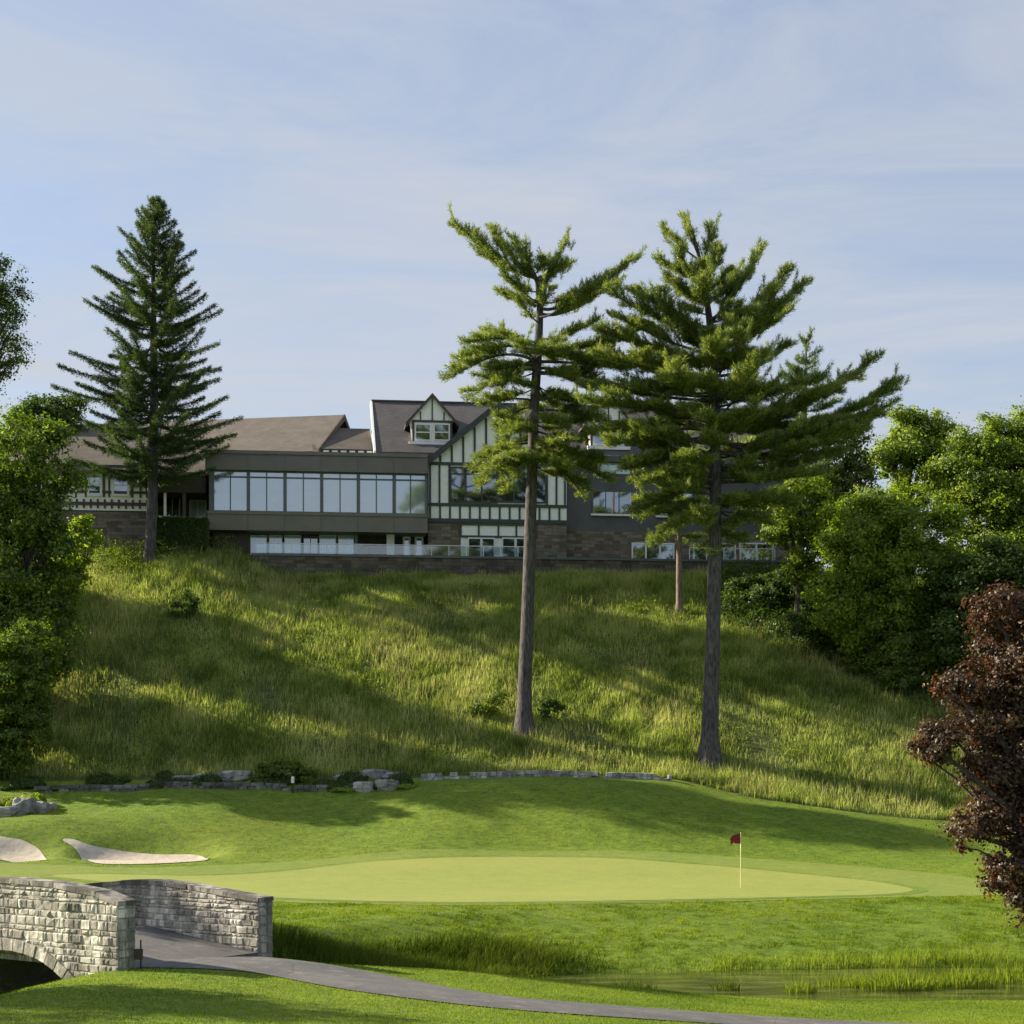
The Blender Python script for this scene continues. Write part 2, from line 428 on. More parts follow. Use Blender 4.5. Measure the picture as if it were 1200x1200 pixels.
foot_y = lambda x: np.interp(x, KX, YM)+2.6
M_lawn = turf_mat('lawn_turf', (.085, .145, .010), (.135, .215, .014), (.195, .265, .024), fine=11, bump=.7, dist=.05)
M_hill = turf_mat('hill_soil_grass', (.05, .075, .015), (.09, .12, .028), (.14, .17, .05), fine=5, bump=1, dist=.15)
def terrain():
    ox = np.array([-3000, -1200, -500, -250, -140, -90]); 
    X = np.concatenate([ox, GX, -ox[::-1]]); Y = np.concatenate([[-2500, -900, -300, -120, -50], GY, [170, 220, 320, 600, 1200, 3500]])
    xx, yy = np.meshgrid(X, Y); zz = H(xx, yy)
    V = np.stack([xx, yy, zz], -1).reshape(-1, 3)
    n, m = len(X), len(Y)
    i = np.arange(m-1)[:, None]*n; j = np.arange(n-1)[None]
    Q = np.stack([i+j, i+j+1, i+n+j+1, i+n+j], -1).reshape(-1, 4)
    cx = V[Q].mean(1)
    idx = (cx[:, 1] > foot_y(cx[:, 0])).astype(int)
    g = Geo(); g.add(V, Q)
    o = g.build('ground', M_lawn, smooth=True, mats=[M_hill], mat_idx=idx)
    tag(o, 'rolling mown golf course ground rising to a grassy hill', kind='structure')
terrain()

def spline(pts, per=8, closed=True):
    P = np.asarray(pts, float); n = len(P); out = []
    for i in range(n if closed else n-1):
        if closed: p0, p1, p2, p3 = P[i-1], P[i], P[(i+1) % n], P[(i+2) % n]
        else: p0, p1, p2, p3 = P[max(i-1, 0)], P[i], P[i+1], P[min(i+2, n-1)]
        for t in np.arange(per)/per:
            out.append(.5*((2*p1)+(-p0+p2)*t+(2*p0-5*p1+4*p2-p3)*t*t+(-p0+3*p1-3*p2+p3)*t**3))
    if not closed: out.append(P[-1])
    return np.array(out)
def inside(poly, x, y):
    r = np.zeros(x.shape, bool); n = len(poly)
    for i in range(n):
        (x1, y1), (x2, y2) = poly[i], poly[(i+1) % n]
        c = ((y1 > y) != (y2 > y)); r ^= c & (x < (x2-x1)*(y-y1)/(y2-y1+1e-12)+x1)
    return r
def sheet(name, poly, off, res, mat, label, zadd=None):
    lo, hi = poly.min(0), poly.max(0)
    xx, yy = np.meshgrid(np.arange(lo[0], hi[0], res), np.arange(lo[1], hi[1], res))
    m = inside(poly, xx, yy); pts = np.stack([xx[m], yy[m]], 1)
    allp = np.concatenate([poly, pts]); n = len(poly)
    r = delaunay_2d_cdt([Vector(p) for p in allp], [(i, (i+1) % n) for i in range(n)], [list(range(n))], 1, 1e-5)
    V = np.array([(p.x, p.y) for p in r[0]]); z = H(V[:, 0], V[:, 1])+off
    g = Geo(); g.add(np.column_stack([V, z]), np.array([f for f in r[2] if len(f) == 3]))
    o = g.build(name, mat, smooth=True)
    return tag(o, label, kind='structure')

M_green = turf_mat('green_turf', (.225, .28, .058), (.255, .305, .067), (.285, .325, .08), stripes=None, fine=22, bump=.15, dist=.01, mott=.15)
M_apron = turf_mat('apron_turf', (.145, .21, .03), (.175, .24, .038), (.215, .27, .05), stripes=None, fine=18, bump=.3, dist=.02, mott=.45)
GREEN_PX = [(1070, 1044), (1040, 1048.5), (980, 1050.5), (880, 1053), (740, 1056), (600, 1058), (450, 1057), (330, 1053), (200, 1044), (110, 1033), (60, 1027), (120, 1025), (230, 1027), (330, 1022), (440, 1010), (560, 1005), (700, 1006), (820, 1014), (930, 1024), (1010, 1032), (1055, 1039)]
green = np.array([ground(*p)[:2] for p in GREEN_PX]); green = spline(green, 6)
APRON_PX = [(1180, 1048), (1100, 1051), (1000, 1053), (880, 1056), (740, 1059), (600, 1061), (450, 1060), (320, 1057), (180, 1049), (60, 1040), (-60, 1034), (-60, 1012), (40, 1013), (150, 1017), (260, 1014), (340, 1010), (440, 1000), (560, 996), (700, 997), (840, 1003), (960, 1012), (1080, 1022), (1170, 1034)]
apron = spline(np.array([ground(*p)[:2] for p in APRON_PX]), 6)
sheet('fairway', apron, .012, .45, M_apron, 'mown apron of middling green round the putting green')
def grow(poly, d):
    t = np.roll(poly, -1, 0)-np.roll(poly, 1, 0); t /= np.linalg.norm(t, axis=1)[:, None]+1e-9
    a = np.sum(poly[:, 0]*np.roll(poly[:, 1], -1)-np.roll(poly[:, 0], -1)*poly[:, 1]); s = 1 if a > 0 else -1
    return poly+s*d*np.column_stack([t[:, 1], -t[:, 0]])
M_collar = turf_mat('collar_turf', (.11, .175, .018), (.145, .215, .026), (.18, .25, .036), fine=16, bump=.4, dist=.02, mott=.6)
sheet('green_collar', grow(green, .55), .019, .45, M_collar, 'slightly longer collar of turf ringing the putting green')
sheet('putting_green', green, .026, .45, M_green, 'pale close-cut putting green with the flag')
M_sand = MT('bunker_sand')
_s = M_sand.noise(M_sand.coord(), 3, 6, .7)
M_sand.principled(M_sand.ramp(_s, [(.3, (.37, .325, .26)), (.7, (.56, .50, .41))]), .95, M_sand.bump(_s, .4, .06)); M_sand = M_sand.m
for px, lab in (([(74, 986), (84, 984), (104, 991), (140, 998), (190, 1002), (236, 1004), (244, 1007), (230, 1010), (170, 1013), (112, 1012), (94, 1004)], 'long pointed sand bunker left of the green'),
                ([(-50, 983), (10, 983), (32, 988), (50, 1002), (55, 1008), (0, 1008), (-50, 1008)], 'rounded sand bunker at the left edge')):
    sheet('bunker', spline(np.array([ground(*p)[:2] for p in px]), 5), .03, .3, M_sand, lab)

# path
UP = [(322, 1117), (400, 1132), (530, 1156), (700, 1177), (900, 1193), (1010, 1200), (1200, 1212), (1500, 1226)]
LOW = [(186, 1119), (300, 1141), (430, 1164), (600, 1184), (800, 1198), (900, 1204), (1100, 1214), (1400, 1230)]
ROT = math.atan2(.572, -.82)
BO = np.array([-7.99, 34.6]); BD = np.array([-.82, .572]); BM = np.array([.572, .82]); BW = 4.1
def B(t, m, z): q = BO+BD*t+BM*m; return (q[0], q[1], z)
def path():
    up = np.array([ground(*p)[:2] for p in UP]); lo = np.array([ground(*p, d0=20)[:2] for p in LOW])
    a0 = np.array(B(.15, BW-.02, 0)[:2]); b0 = np.array(B(.15, .47, 0)[:2])
    up = np.vstack([a0, up[1:]]); lo = np.vstack([b0, lo[1:]])
    def rs(P, n=90):
        s = spline(P, 10, False); d = np.concatenate([[0], np.cumsum(np.hypot(*np.diff(s, axis=0).T))])
        q = np.linspace(0, d[-1], n); return np.column_stack([np.interp(q, d, s[:, 0]), np.interp(q, d, s[:, 1])])
    C = rs(lo); tg = np.gradient(C, axis=0); tg /= np.linalg.norm(tg, axis=1)[:, None]
    wd_ = np.interp(np.arange(len(C)), [0, 14, 40, 90], [3.3, 3.0, 2.7, 2.6]); A = C+np.column_stack([-tg[:, 1], tg[:, 0]])*wd_[:, None]
    q_ = ss(0, 16, np.arange(len(C)))[:, None]; A = (a0+(A-A[0])*1.)*(1-q_)+A*q_
    f = np.linspace(0, 1, 10)
    P = A[:, None]*(1-f)[None, :, None]+C[:, None]*f[None, :, None]
    z = H(P[..., 0], P[..., 1])+.02+.03*(1-(2*f-1)**2)[None]
    V = np.concatenate([P, z[..., None]], -1).reshape(-1, 3); n = 10
    i = np.arange(len(A)-1)[:, None]*n; j = np.arange(n-1)[None]
    g = Geo(); g.add(V, np.stack([i+j, i+n+j, i+n+j+1, i+j+1], -1).reshape(-1, 4))
    M = MT('asphalt'); nz = M.noise(M.coord(), 14, 6, .75); big = M.noise(M.coord(), .8, 5, .6)
    c = M.ramp(big, [(.3, (.075, .075, .08)), (.7, (.135, .133, .13))])
    c = M.mix(c, M.ramp(nz, [(.3, (.6,)*3), (.7, (1.25,)*3)]), .7, 'MULTIPLY')
    vo = M.n('ShaderNodeTexVoronoi', feature='DISTANCE_TO_EDGE'); vo.inputs['Scale'].default_value = .55; M.l(M.coord(), vo.inputs['Vector'])
    c = M.mix(c, (.045, .045, .043), M.ramp(vo.outputs[0], [(.0, (.7,)*3), (.012, (0,)*3)]))
    c = M.mix(c, (.27, .25, .21), M.ramp(M.noise(M.coord(), 2.2, 6, .7), [(.55, (0,)*3), (.7, (.6,)*3)]))
    M.principled(c, .85, M.bump(nz, .5, .02))
    tag(g.build('path', M.m, smooth=True), 'grey asphalt cart path curving from the bridge', kind='structure')
    return A, C
PATH_A, PATH_C = path()
path_poly = np.vstack([PATH_A, PATH_C[::-1]])
g = Geo(); xs = np.linspace(-34, 70, 80); ys = np.linspace(5, 60, 50); xx, yy = np.meshgrid(xs, ys)
n_ = 80; i_ = np.arange(49)[:, None]*n_; j_ = np.arange(79)[None]
g.add(np.stack([xx, yy, np.full(xx.shape, WATER_Z)], -1).reshape(-1, 3), np.stack([i_+j_, i_+j_+1, i_+n_+j_+1, i_+n_+j_], -1).reshape(-1, 4))
tag(g.build('pond_water', water_mat()), 'murky green pond water in the stream bed', kind='structure')

# ------------------------------------------------------------------ stone bridge
M_block = block_mat('bridge_limestone', (.36, .34, .30), (.57, .54, .48), (.82, .79, .71), streak=.62)
M_mortar = plain('bridge_mortar', (.34, .325, .29), .95, .3, 5)
M_coping = block_mat('bridge_coping', (.20, .19, .17), (.31, .295, .26), (.46, .43, .385), streak=.8)
BR_L = 6.8
def wall_top(t): return float(np.interp(t, [-1, 0, .66, 2.0, 3.4, 4.8, 6.14, 6.8, 8], [2.08, 2.1, 2.27, 2.40, 2.44, 2.40, 2.27, 2.1, 2.08]))
def far_top(t): return float(np.interp(t, [-1, 0, 1.2, 2.4, 3.4, 4.4, 5.6, 6.8, 8], [1.9, 1.92, 2.02, 2.14, 2.18, 2.14, 2.0, 1.9, 1.9]))
def deck_z(t): return float(np.interp(t, [-1, 0, 3.4, 6.8, 8], [.66, .70, 1.10, .70, .66]))
AC, AA, AB, AZ = 3.4, 2.75, 2.12, -1.22           # arch centre, half span, rise, spring height
def arch_z(t):
    q = abs(t-AC)/AA
    return AZ+AB*math.sqrt(1-q*q) if q < 1 else -9
def bridge():
    base = B(3.4, BW/2, -1.9)
    th = thing('stone_bridge', base, 'pale limestone arched footbridge carrying the path over the stream', 'bridge')
    rnd = random.Random(3)
    def laid(geo, m0, sgn, t0, t1, zbot, topf, arch=False):
        """courses of rough blocks on the face at m0, standing out by 1-4 cm"""
        z = -1.6; 
        while z < 2.5:
            h = rnd.choice([.08, .11, .14, .17, .2]); t = t0
            while t < t1:
                wd = rnd.choice([.09, .12, .15, .19, .24, .32])*rnd.uniform(.85, 1.2)
                a, b = t, min(t1, t+wd); t = b
                if b-a < .06: continue
                z0, z1 = max(z, zbot), min(z+h, min(topf(a), topf(b))-.10)
                if z1-z0 < .05: continue
                if arch:
                    zm = z1
                    if arch_z(a)+.26 > z1 and arch_z(b)+.26 > z1: continue
                    if max(arch_z(a), arch_z(b))+.26 > z0+.02:      # trim the block to the arch ring
                        lim = AA+.24; zz = (z0+z1)/2
                        q = 1-((zz-AZ)/(AB+.25))**2
                        if q > 0:
                            hw = lim*math.sqrt(q)
                            if b < AC: b = min(b, AC-hw)
                            elif a > AC: a = max(a, AC+hw)
                            else: z0 = max(z0, AZ+AB+.25)
                        if b-a < .05 or z1-z0 < .04: continue
                gp = .006; pr = sgn*rnd.uniform(.006, .035); ch = rnd.uniform(.012, .035)
                a1, b1, c0, c1 = a+gp, b-gp, z0+gp, z1-gp
                j = lambda: rnd.uniform(-.014, .014)
                V = [(a1, m0, c0), (b1, m0, c0), (a1+ch+j(), m0+pr, c0+ch+j()), (b1-ch+j(), m0+pr+j(), c0+ch+j()),
                     (a1, m0, c1), (b1, m0, c1), (a1+ch+j(), m0+pr+j(), c1-ch+j()), (b1-ch+j(), m0+pr, c1-ch+j())]
                geo.hexa(V)
            z += h
    # near parapet and spandrel: core with the arch opening, laid blocks, voussoirs, coping
    T = lambda a, b, c: B(a, b, c)
    core = Geo(T); n = 60
    ts = np.linspace(0, BR_L, n+1)
    for a, b in zip(ts[:-1], ts[1:]):
        zb0, zb1 = max(-2.2, arch_z(a)), max(-2.2, arch_z(b))
        core.hexa([(a, 0, zb0), (b, 0, zb1), (a, .45, zb0), (b, .45, zb1), (a, 0, wall_top(a)-.1), (b, 0, wall_top(b)-.1), (a, .45, wall_top(a)-.1), (b, .45, wall_top(b)-.1)])
    near = core.build('parapet', M_mortar, th)
    near['label'] = 'near parapet with the arch below, its face lit and stained'
    bl = Geo(T); laid(bl, 0., -1, 0, BR_L, -1.7, wall_top, True); laid(bl, .45, 1, 0, BR_L, .6, wall_top)
    na = 25
    for i in range(na):                                  # voussoirs
        def pt(k, r0): 
            an = math.pi*(k/na); return AC-(AA+r0)*math.cos(an), AZ+(AB+r0)*math.sin(an)
        (a0, z0), (a1, z1) = pt(i+.06, 0), pt(i+.94, 0); (b0, y0), (b1, y1) = pt(i+.06, .25), pt(i+.94, .25)
        p = -rnd.uniform(.02, .045)
        bl.hexa([(a0, .03, z0), (a1, .03, z1), (a0, p, z0), (a1, p, z1), (b0, .03, y0), (b1, .03, y1), (b0, p, y0), (b1, p, y1)])
    bl.build('stonework', M_block, near)
    def coping(topf, m0, m1, par):
        c = Geo(T); t = -.03
        while t < BR_L:
            L = rnd.uniform(.4, .75); a, b = t+.008, min(BR_L+.03, t+L)-.008; t += L
            if b-a < .08: continue
            j = rnd.uniform(-.015, .015)
            c.hexa([(a, m0-.03+j, topf(a)-.1), (b, m0-.03+j, topf(b)-.1), (a, m1+.03, topf(a)-.1), (b, m1+.03, topf(b)-.1),
                    (a, m0-.02, topf(a)+j*.6), (b, m0-.02, topf(b)+j*.6), (a, m1+.02, topf(a)), (b, m1+.02, topf(b))])
        c.build('coping', M_coping, par)
    coping(wall_top, 0, .45, near)
    core = Geo(T)
    for a, b in zip(ts[:-1], ts[1:]):
        zb0, zb1 = max(-2.2, arch_z(a)), max(-2.2, arch_z(b))
        core.hexa([(a, BW, zb0), (b, BW, zb1), (a, BW+.45, zb0), (b, BW+.45, zb1), (a, BW, far_top(a)-.1), (b, BW, far_top(b)-.1), (a, BW+.45, far_top(a)-.1), (b, BW+.45, far_top(b)-.1)])
    far = core.build('parapet', M_mortar, th)
    far['label'] = 'far parapet, humped, its inner face dappled with light'
    bl = Geo(T); laid(bl, BW, -1, 0, BR_L, .5, far_top); laid(bl, BW+.45, 1, 0, BR_L, -1.7, far_top, True)
    bl.build('stonework', M_block, far)
    coping(far_top, BW, BW+.45, far)
    # end faces of the two parapets
    for (m0, topf) in ((0., wall_top), (BW, far_top)):
        e = Geo(lambda a, b, c: B(-b, a, c)); 
        for side in (0,):
            z = -.3
            while z < topf(0)-.12:
                h = rnd.choice([.16, .2, .24]); k = m0+rnd.choice([.18, .26, .45])
                for a, b in ((m0, k), (k, m0+.45)):
                    if b-a < .05: continue
                    z1 = min(z+h, topf(0)-.1)
                    e.hexa([(a+.008, 0, z+.01), (b-.008, 0, z+.01), (a+.02, rnd.uniform(.02, .045), z+.02), (b-.02, rnd.uniform(.02, .045), z+.02),
                            (a+.008, 0, z1-.01), (b-.008, 0, z1-.01), (a+.02, rnd.uniform(.02, .045), z1-.02), (b-.02, rnd.uniform(.02, .045), z1-.02)])
                z += h
        e.build('end_pier', M_block, th)
    # deck, with the vault under it
    d = Geo(T); 
    for a, b in zip(ts[:-1], ts[1:]):
        zb0, zb1 = max(-2.2, arch_z(a)), max(-2.2, arch_z(b))
        d.hexa([(a, .45, min(zb0, deck_z(a)-.05)), (b, .45, min(zb1, deck_z(b)-.05)), (a, BW, min(zb0, deck_z(a)-.05)), (b, BW, min(zb1, deck_z(b)-.05)), (a, .45, deck_z(a)), (b, .45, deck_z(b)), (a, BW, deck_z(a)), (b, BW, deck_z(b))])
    d.build('deck', bpy.data.materials['asphalt'], th)
bridge()
# kerb slab and marker at the foot of the near parapet
def rock(geo, c, size, seed, sub=3, rough=.35, flat=1.):
    bm = bmesh.new(); bmesh.ops.create_icosphere(bm, subdivisions=sub, radius=1)
    V = []
    for v in bm.verts:
        p = v.co.copy(); q = p*1.1+Vector((seed*3.7, seed*1.3, -seed))
        r = 1+rough*mnoise.noise(q)+rough*.45*mnoise.noise(q*2.7)+rough*.2*mnoise.noise(q*6)
        p = Vector([math.copysign(min(abs(k), .78), k) for k in p])*r*1.15
        V.append((c[0]+p.x*size[0], c[1]+p.y*size[1], c[2]+p.z*size[2]))
    Fc = np.array([[v.index for v in f.verts] for f in bm.faces]); bm.free()
    geo.add(V, Fc)
M_rock = stone_mat('boulder_limestone', [(.30, .29, .27), (.46, .45, .42)], (.38, .37, .35), 5, 5, streak=.6, bump=.9)
M_rock_grey = stone_mat('boulder_grey', [(.20, .20, .20), (.33, .33, .32)], (.26, .26, .26), 5, 5, streak=.7, bump=.9)
g = Geo(); p = ground(160, 1131); rock(g, (p[0], p[1], p[2]+.02), (.36, .2, .09), 4)
tag(g.build('kerb_stone', M_rock, loc=(p[0], p[1], p[2]), smooth=True), 'flat pale stone slab at the foot of the bridge end', 'stone slab')
M_darkmetal = plain('dark_metal', (.018, .018, .018), .5)
p = ground(165, 1136)
th = thing('marker_post', p, 'short dark stake with a small plate beside the bridge end', 'marker post')
g = Geo(); g.tube([p+(0, 0, -.1), p+(0, 0, .6)], [.018, .016], 8); g.build('stake', M_darkmetal, th)
g = Geo(); g.box(p[0]-.13, p[0]+.05, p[1]-.06, p[1]-.02, p[2]+.2, p[2]+.42); g.build('plate', plain('marker_plate', (.04, .025, .02), .5), th)

# ------------------------------------------------------------------ flag
p = ground(868, 1041)
th = thing('golf_flag', p, 'dark red flag on a thin yellowish pole standing in the green', 'golf flag')
g = Geo(); g.tube([p+(0, 0, -.1), p+(0, 0, .5), p+(0, 0, 1.2), p+(.0, 0, 2.22)], [.02, .019, .017, .014], 10)
g.build('pole', plain('flag_pole', (.75, .72, .35), .4), th, smooth=True)
fl = Geo(); nu, nv = 14, 8; V = []
for sgn in (0, 1):
    for j in range(nv):
        for i in range(nu):
            s, t = i/(nu-1), j/(nv-1)
            V.append((p[0]-.02-.40*s+.03*math.sin(t*3), p[1]+.06*math.sin(s*7+t*2)*s+sgn*.006, p[2]+2.2-.42*t*(1-.35*s)-.26*s*s-.03*math.sin(s*6)))
q = lambda i, j, k: k*nu*nv+j*nu+i
Fq = [(q(i, j, 0), q(i+1, j, 0), q(i+1, j+1, 0), q(i, j+1, 0)) for i in range(nu-1) for j in range(nv-1)]
Fq += [(q(i, j+1, 1), q(i+1, j+1, 1), q(i+1, j, 1), q(i, j, 1)) for i in range(nu-1) for j in range(nv-1)]
fl.add(V, np.array(Fq))
fl.build('flag', plain('flag_cloth', (.16, .010, .012), .8), th, smooth=True)

# ------------------------------------------------------------------ clubhouse
UA = math.radians(6.5); UC, US = math.cos(UA), math.sin(UA)
X0, Y0 = -6.1, 122.3
def W(u, v, z): return (X0+u*UC-v*US, Y0+u*US+v*UC, z)
def P(px, py, v):
    k = (px-CX)/F
    u = (k*(Y0+v*UC)-X0+v*US)/(UC-k*US)
    y = Y0+u*US+v*UC
    return u, CAMZ+(HY-py)/F*y
M_stucco = plain('white_stucco', (.83, .85, .83), .85, .05, 3)
M_timber = plain('dark_green_timber', (.045, .06, .055), .7, .25, 5)
M_timber_br = plain('brown_timber', (.075, .06, .055), .75, .25, 5)
M_bronze = plain('bronze_cladding', (.15, .138, .128), .55, .12, .8)
M_bronze_lo = plain('olive_cladding', (.16, .152, .128), .6, .12, .8)
M_grey = plain('grey_cladding', (.085, .088, .092), .65, .15, 1)
M_brown = plain('brown_cladding', (.05, .042, .037), .7, .2, 1)
M_fstone = stone_mat('facade_stone', [(.10, .08, .06), (.17, .14, .11), (.24, .21, .17)], (.12, .11, .10), .7, .24, streak=.3)
M_wstone = stone_mat('terrace_stone', [(.07, .055, .042), (.12, .10, .08), (.17, .145, .12)], (.07, .065, .06), .8, .26, streak=.5)
M_roof_tan = shingle_mat('tan_shingles', (.125, .108, .092), (.155, .135, .116))
M_roof_brown = shingle_mat('brown_shingles', (.085, .07, .06), (.115, .095, .085))
M_roof_slate = shingle_mat('slate_shingles', (.075, .07, .075), (.10, .095, .10))
M_glass_hi = glass_mat('reflecting_glass', (.17, .21, .235), .42, .06, (.85, .93, 1.0))
M_glass_dk = glass_mat('dark_glass', (.02, .026, .03), .35, .03)
M_glass_blue = glass_mat('pale_blue_glass', (.28, .37, .43), .3, .1)
M_frame_w = plain('white_frame', (.75, .76, .76), .5, .05)
M_frame_d = plain('grey_frame', (.10, .12, .125), .5, .1)
M_dark = plain('dark_recess', (.02, .02, .02), .9)

club = thing('clubhouse', W(-2, 4, 19.0), 'long half-timbered clubhouse with glazed wing on top of the hill', 'clubhouse')
def bld(name, mat, fn, parent=None, label=None):
    g = Geo(W); fn(g); o = g.build(name, mat, parent or club)
    if label: o['label'] = label
    return o
def window(px0, px1, py0, py1, v, glass, frame, nm=1, transom=None, fw=.07, mw=.06, cross=0, parent=None, sill=None):
    """frame with mullions standing proud of the wall, its panes set back"""
    (u0, z1), (u1, z0) = P(px0, py0, v), P(px1, py1, v)
    zt, zb = z1, z0
    g = Geo(W)
    g.box(u0, u1, v-.12, v+.02, zt-fw, zt); g.box(u0, u1, v-.12, v+.02, zb, zb+fw)
    g.box(u0, u0+fw, v-.12, v+.02, zb+fw, zt-fw); g.box(u1-fw, u1, v-.12, v+.02, zb+fw, zt-fw)
    for i in range(1, nm+1):
        c = u0+(u1-u0)*i/(nm+1); g.box(c-mw/2, c+mw/2, v-.10, v+.02, zb+fw, zt-fw)
    for t in ([transom] if transom else []) + [i/(cross+1) for i in range(1, cross+1)]:
        zz = zt-(zt-zb)*t; g.box(u0+fw, u1-fw, v-.085, v+.02, zz-mw/2, zz+mw/2)
    f = g.build('window', frame, parent or club)
    if sill:
        g = Geo(W); g.box(u0-.12, u1+.12, v-.2, v+.02, zb-.14, zb-.002); g.build('sill', sill, f)
    g = Geo(W); g.box(u0+fw*.5, u1-fw*.5, v-.04, v+.01, zb+fw*.5, zt-fw*.5); g.build('pane', glass, f)
    return f

# -- glazed wing
uL, zT = P(245, 528, 0); uR = P(501, 533, 0)[0]
z_band_t, z_band_b, z_low = P(251, 551, 0)[1], P(251, 599, 0)[1], P(251, 621, 0)[1]
bld('fascia', M_bronze, lambda g: (g.box(uL-.25, uR, -.35, 11, z_band_t, zT-.25), g.box(uL-.32, uR, -.45, 11, zT-.25, zT)), label='bronze fascia above the window band')
bld('floor_band', M_bronze_lo, lambda g: (g.box(uL-.1, uR, -.15, 10, z_low, z_band_b-.2), g.box(uL-.15, uR, -.22, 10, z_band_b-.2, z_band_b)))
bays = [(251, 289), (293, 332), (336, 375), (379, 418), (422, 460), (464, 498)]
def posts(g):
    ed = [245]+[x for b in bays for x in b]+[501]
    for a, b in zip(ed[::2], ed[1::2]):
        g.box(P(a, 560, 0)[0], P(b, 560, 0)[0], -.06, .5, z_band_b, z_band_t)
    g.box(uL, uR, .3, 10, z_band_b, z_band_t)
bld('wall', M_frame_d, posts, label='mullioned wall behind the glazing')
for b in bays[:-1]:
    c = P(b[1]+1.5, 610, -.15)[0]; bld('cover_strip', M_frame_d, lambda g: g.box(c-.03, c+.03, -.18, -.15, z_low, z_band_b-.2))
    c = P(b[1]+1.5, 540, -.35)[0]; bld('cover_strip', M_frame_d, lambda g: g.box(c-.02, c+.02, -.37, -.35, z_band_t, zT-.25))
for a, b in bays:
    u0, u1 = P(a, 560, .1)[0], P(b, 560, .1)[0]
    g = Geo(W); zt = z_band_t; zb = z_band_b
    g.box(u0, u1, .0, .2, zt-.08, zt); g.box(u0, u1, .0, .2, zb, zb+.08)
    c = (u0+u1)/2; g.box(c-.04, c+.04, .03, .2, zb+.08, zt-.08)
    zz = zt-(zt-zb)*.15; g.box(u0, c-.04, .02, .2, zz-.05, zz+.05); g.box(c+.04, u1, .02, .2, zz-.05, zz+.05)
    f = g.build('window', M_frame_d, club)
    g = Geo(W); g.box(u0, u1, .1, .22, zb+.04, zt-.04); g.build('pane', M_glass_hi, f)
# undercroft behind the glass railing
bld('undercroft_wall', M_brown, lambda g: (g.box(P(247, 640, 2)[0], uR, 2.2, 9, 18.6, z_low-.01), g.box(P(250, 640, .9)[0], P(292, 640, .9)[0], .9, 2.2, 18.6, z_low-.05)))
for a, b, gm in ((293, 313, M_glass_blue), (315, 331, M_glass_blue), (333, 353, M_glass_blue), (374, 394, M_glass_blue), (396, 415, M_glass_blue)):
    window(a, b, 627, 652, 1.9, gm, M_frame_w, 0, fw=.05)
window(355, 373, 628, 655, 1.9, M_glass_dk, M_frame_d, 1)
for a, b in ((472, 481), (486, 496)):
    window(a, b, 629, 658, 2.0, M_glass_dk, M_frame_w, 0, fw=.13)
bld('column', M_stucco, lambda g: g.box(P(453, 640, 1.2)[0], P(462, 640, 1.2)[0], 1.0, 1.4, 18.9, z_low))
bld('column', M_frame_d, lambda g: g.box(P(416, 640, .9)[0], P(419, 640, .9)[0], .8, 1.0, 18.9, z_low))

# -- front gable
VE = .7
EL, ER, EA = 502, 664, 583
uE0, uE1, uEA = P(EL, 600, VE)[0], P(ER, 600, VE)[0], P(EA, 470, VE)[0]
zE_eave = P(502, 537, VE)[1]; zE_apex = P(583, 471, VE)[1]; zE_stone = P(502, 611, VE)[1]
def zroof(u): return zE_eave+(zE_apex-zE_eave)*(1-abs(u-uEA)/(uEA-uE0))
bld('gable_wall', M_stucco, lambda g: (g.prism([(uE0, zE_stone), (uE1, zE_stone), (uE1, zE_eave-.25), (uEA, zE_apex-.28), (uE0, zE_eave-.25)], VE, VE+8)), label='white half-timbered gable wall')
def vert(g, px, z0, z1, wpx=3., v=VE):
    c = P(px, 560, v)[0]; h = wpx*.024; g.box(c-h, c+h, v-.07, v, z0, z1)
def beam(g, pxa, pxb, py, hpx=3.5, v=VE, d=.09):
    zc = P(502, py, v)[1]; h = hpx*.031; g.box(P(pxa, 560, v)[0], P(pxb, 560, v)[0], v-d, v, zc-h, zc+h)
def gable_timber(g):
    zb = P(502, 543, VE)[1]
    for px in np.arange(516, 656, 13.4):
        u = P(px, 543, VE)[0]; top = zroof(u)-.5
        if top > zb+.2: vert(g, px, zb, top)
    beam(g, EL, ER, 543); beam(g, EL, ER, 591); beam(g, EL, ER, 609.5, 4.5)
    z0, z1 = P(502, 590, VE)[1], P(502, 545, VE)[1]
    for px in (504, 515, 526.5, 641, 652, 662): vert(g, px, z0, z1, 2.8)
    z0, z1 = P(502, 607.5, VE)[1], P(502, 592.5, VE)[1]
    for px in np.arange(504, 664, 11.65): vert(g, px, z0, z1, 2.8)
bld('timber_frame', M_timber, gable_timber)
def rafter(u0, z0, u1, z1, v0, v1, th, name, mat, over=.0):
    bld(name, mat, lambda g: g.hexa([(u0, v0, z0-th), (u1, v0, z1-th), (u0, v1, z0-th), (u1, v1, z1-th), (u0, v0, z0), (u1, v0, z1), (u0, v1, z0), (u1, v1, z1)]))
sl_ = (zE_apex-zE_eave)/(uEA-uE0)
rafter(uE0-.35, zE_eave-.35*sl_, uEA, zE_apex, VE-.45, VE+9.5, .28, 'roof', M_roof_slate)
rafter(uE1+.35, zE_eave-.35*sl_, uEA, zE_apex, VE-.45, VE+9.5, .28, 'roof', M_roof_slate)
rafter(uE0-.38, zE_eave-.38*sl_-.02, uEA, zE_apex-.02, VE-.5, VE-.451, .5, 'bargeboard', M_timber)
rafter(uE1+.38, zE_eave-.38*sl_-.02, uEA, zE_apex-.02, VE-.5, VE-.451, .5, 'bargeboard', M_timber)
window(527.5, 583, 547, 590, VE, M_glass_dk, M_timber, 2, fw=.1, mw=.1, transom=.2)
window(583, 640, 547, 590, VE, M_glass_dk, M_timber, 2, fw=.1, mw=.1, transom=.2)
zE_b = 18.7
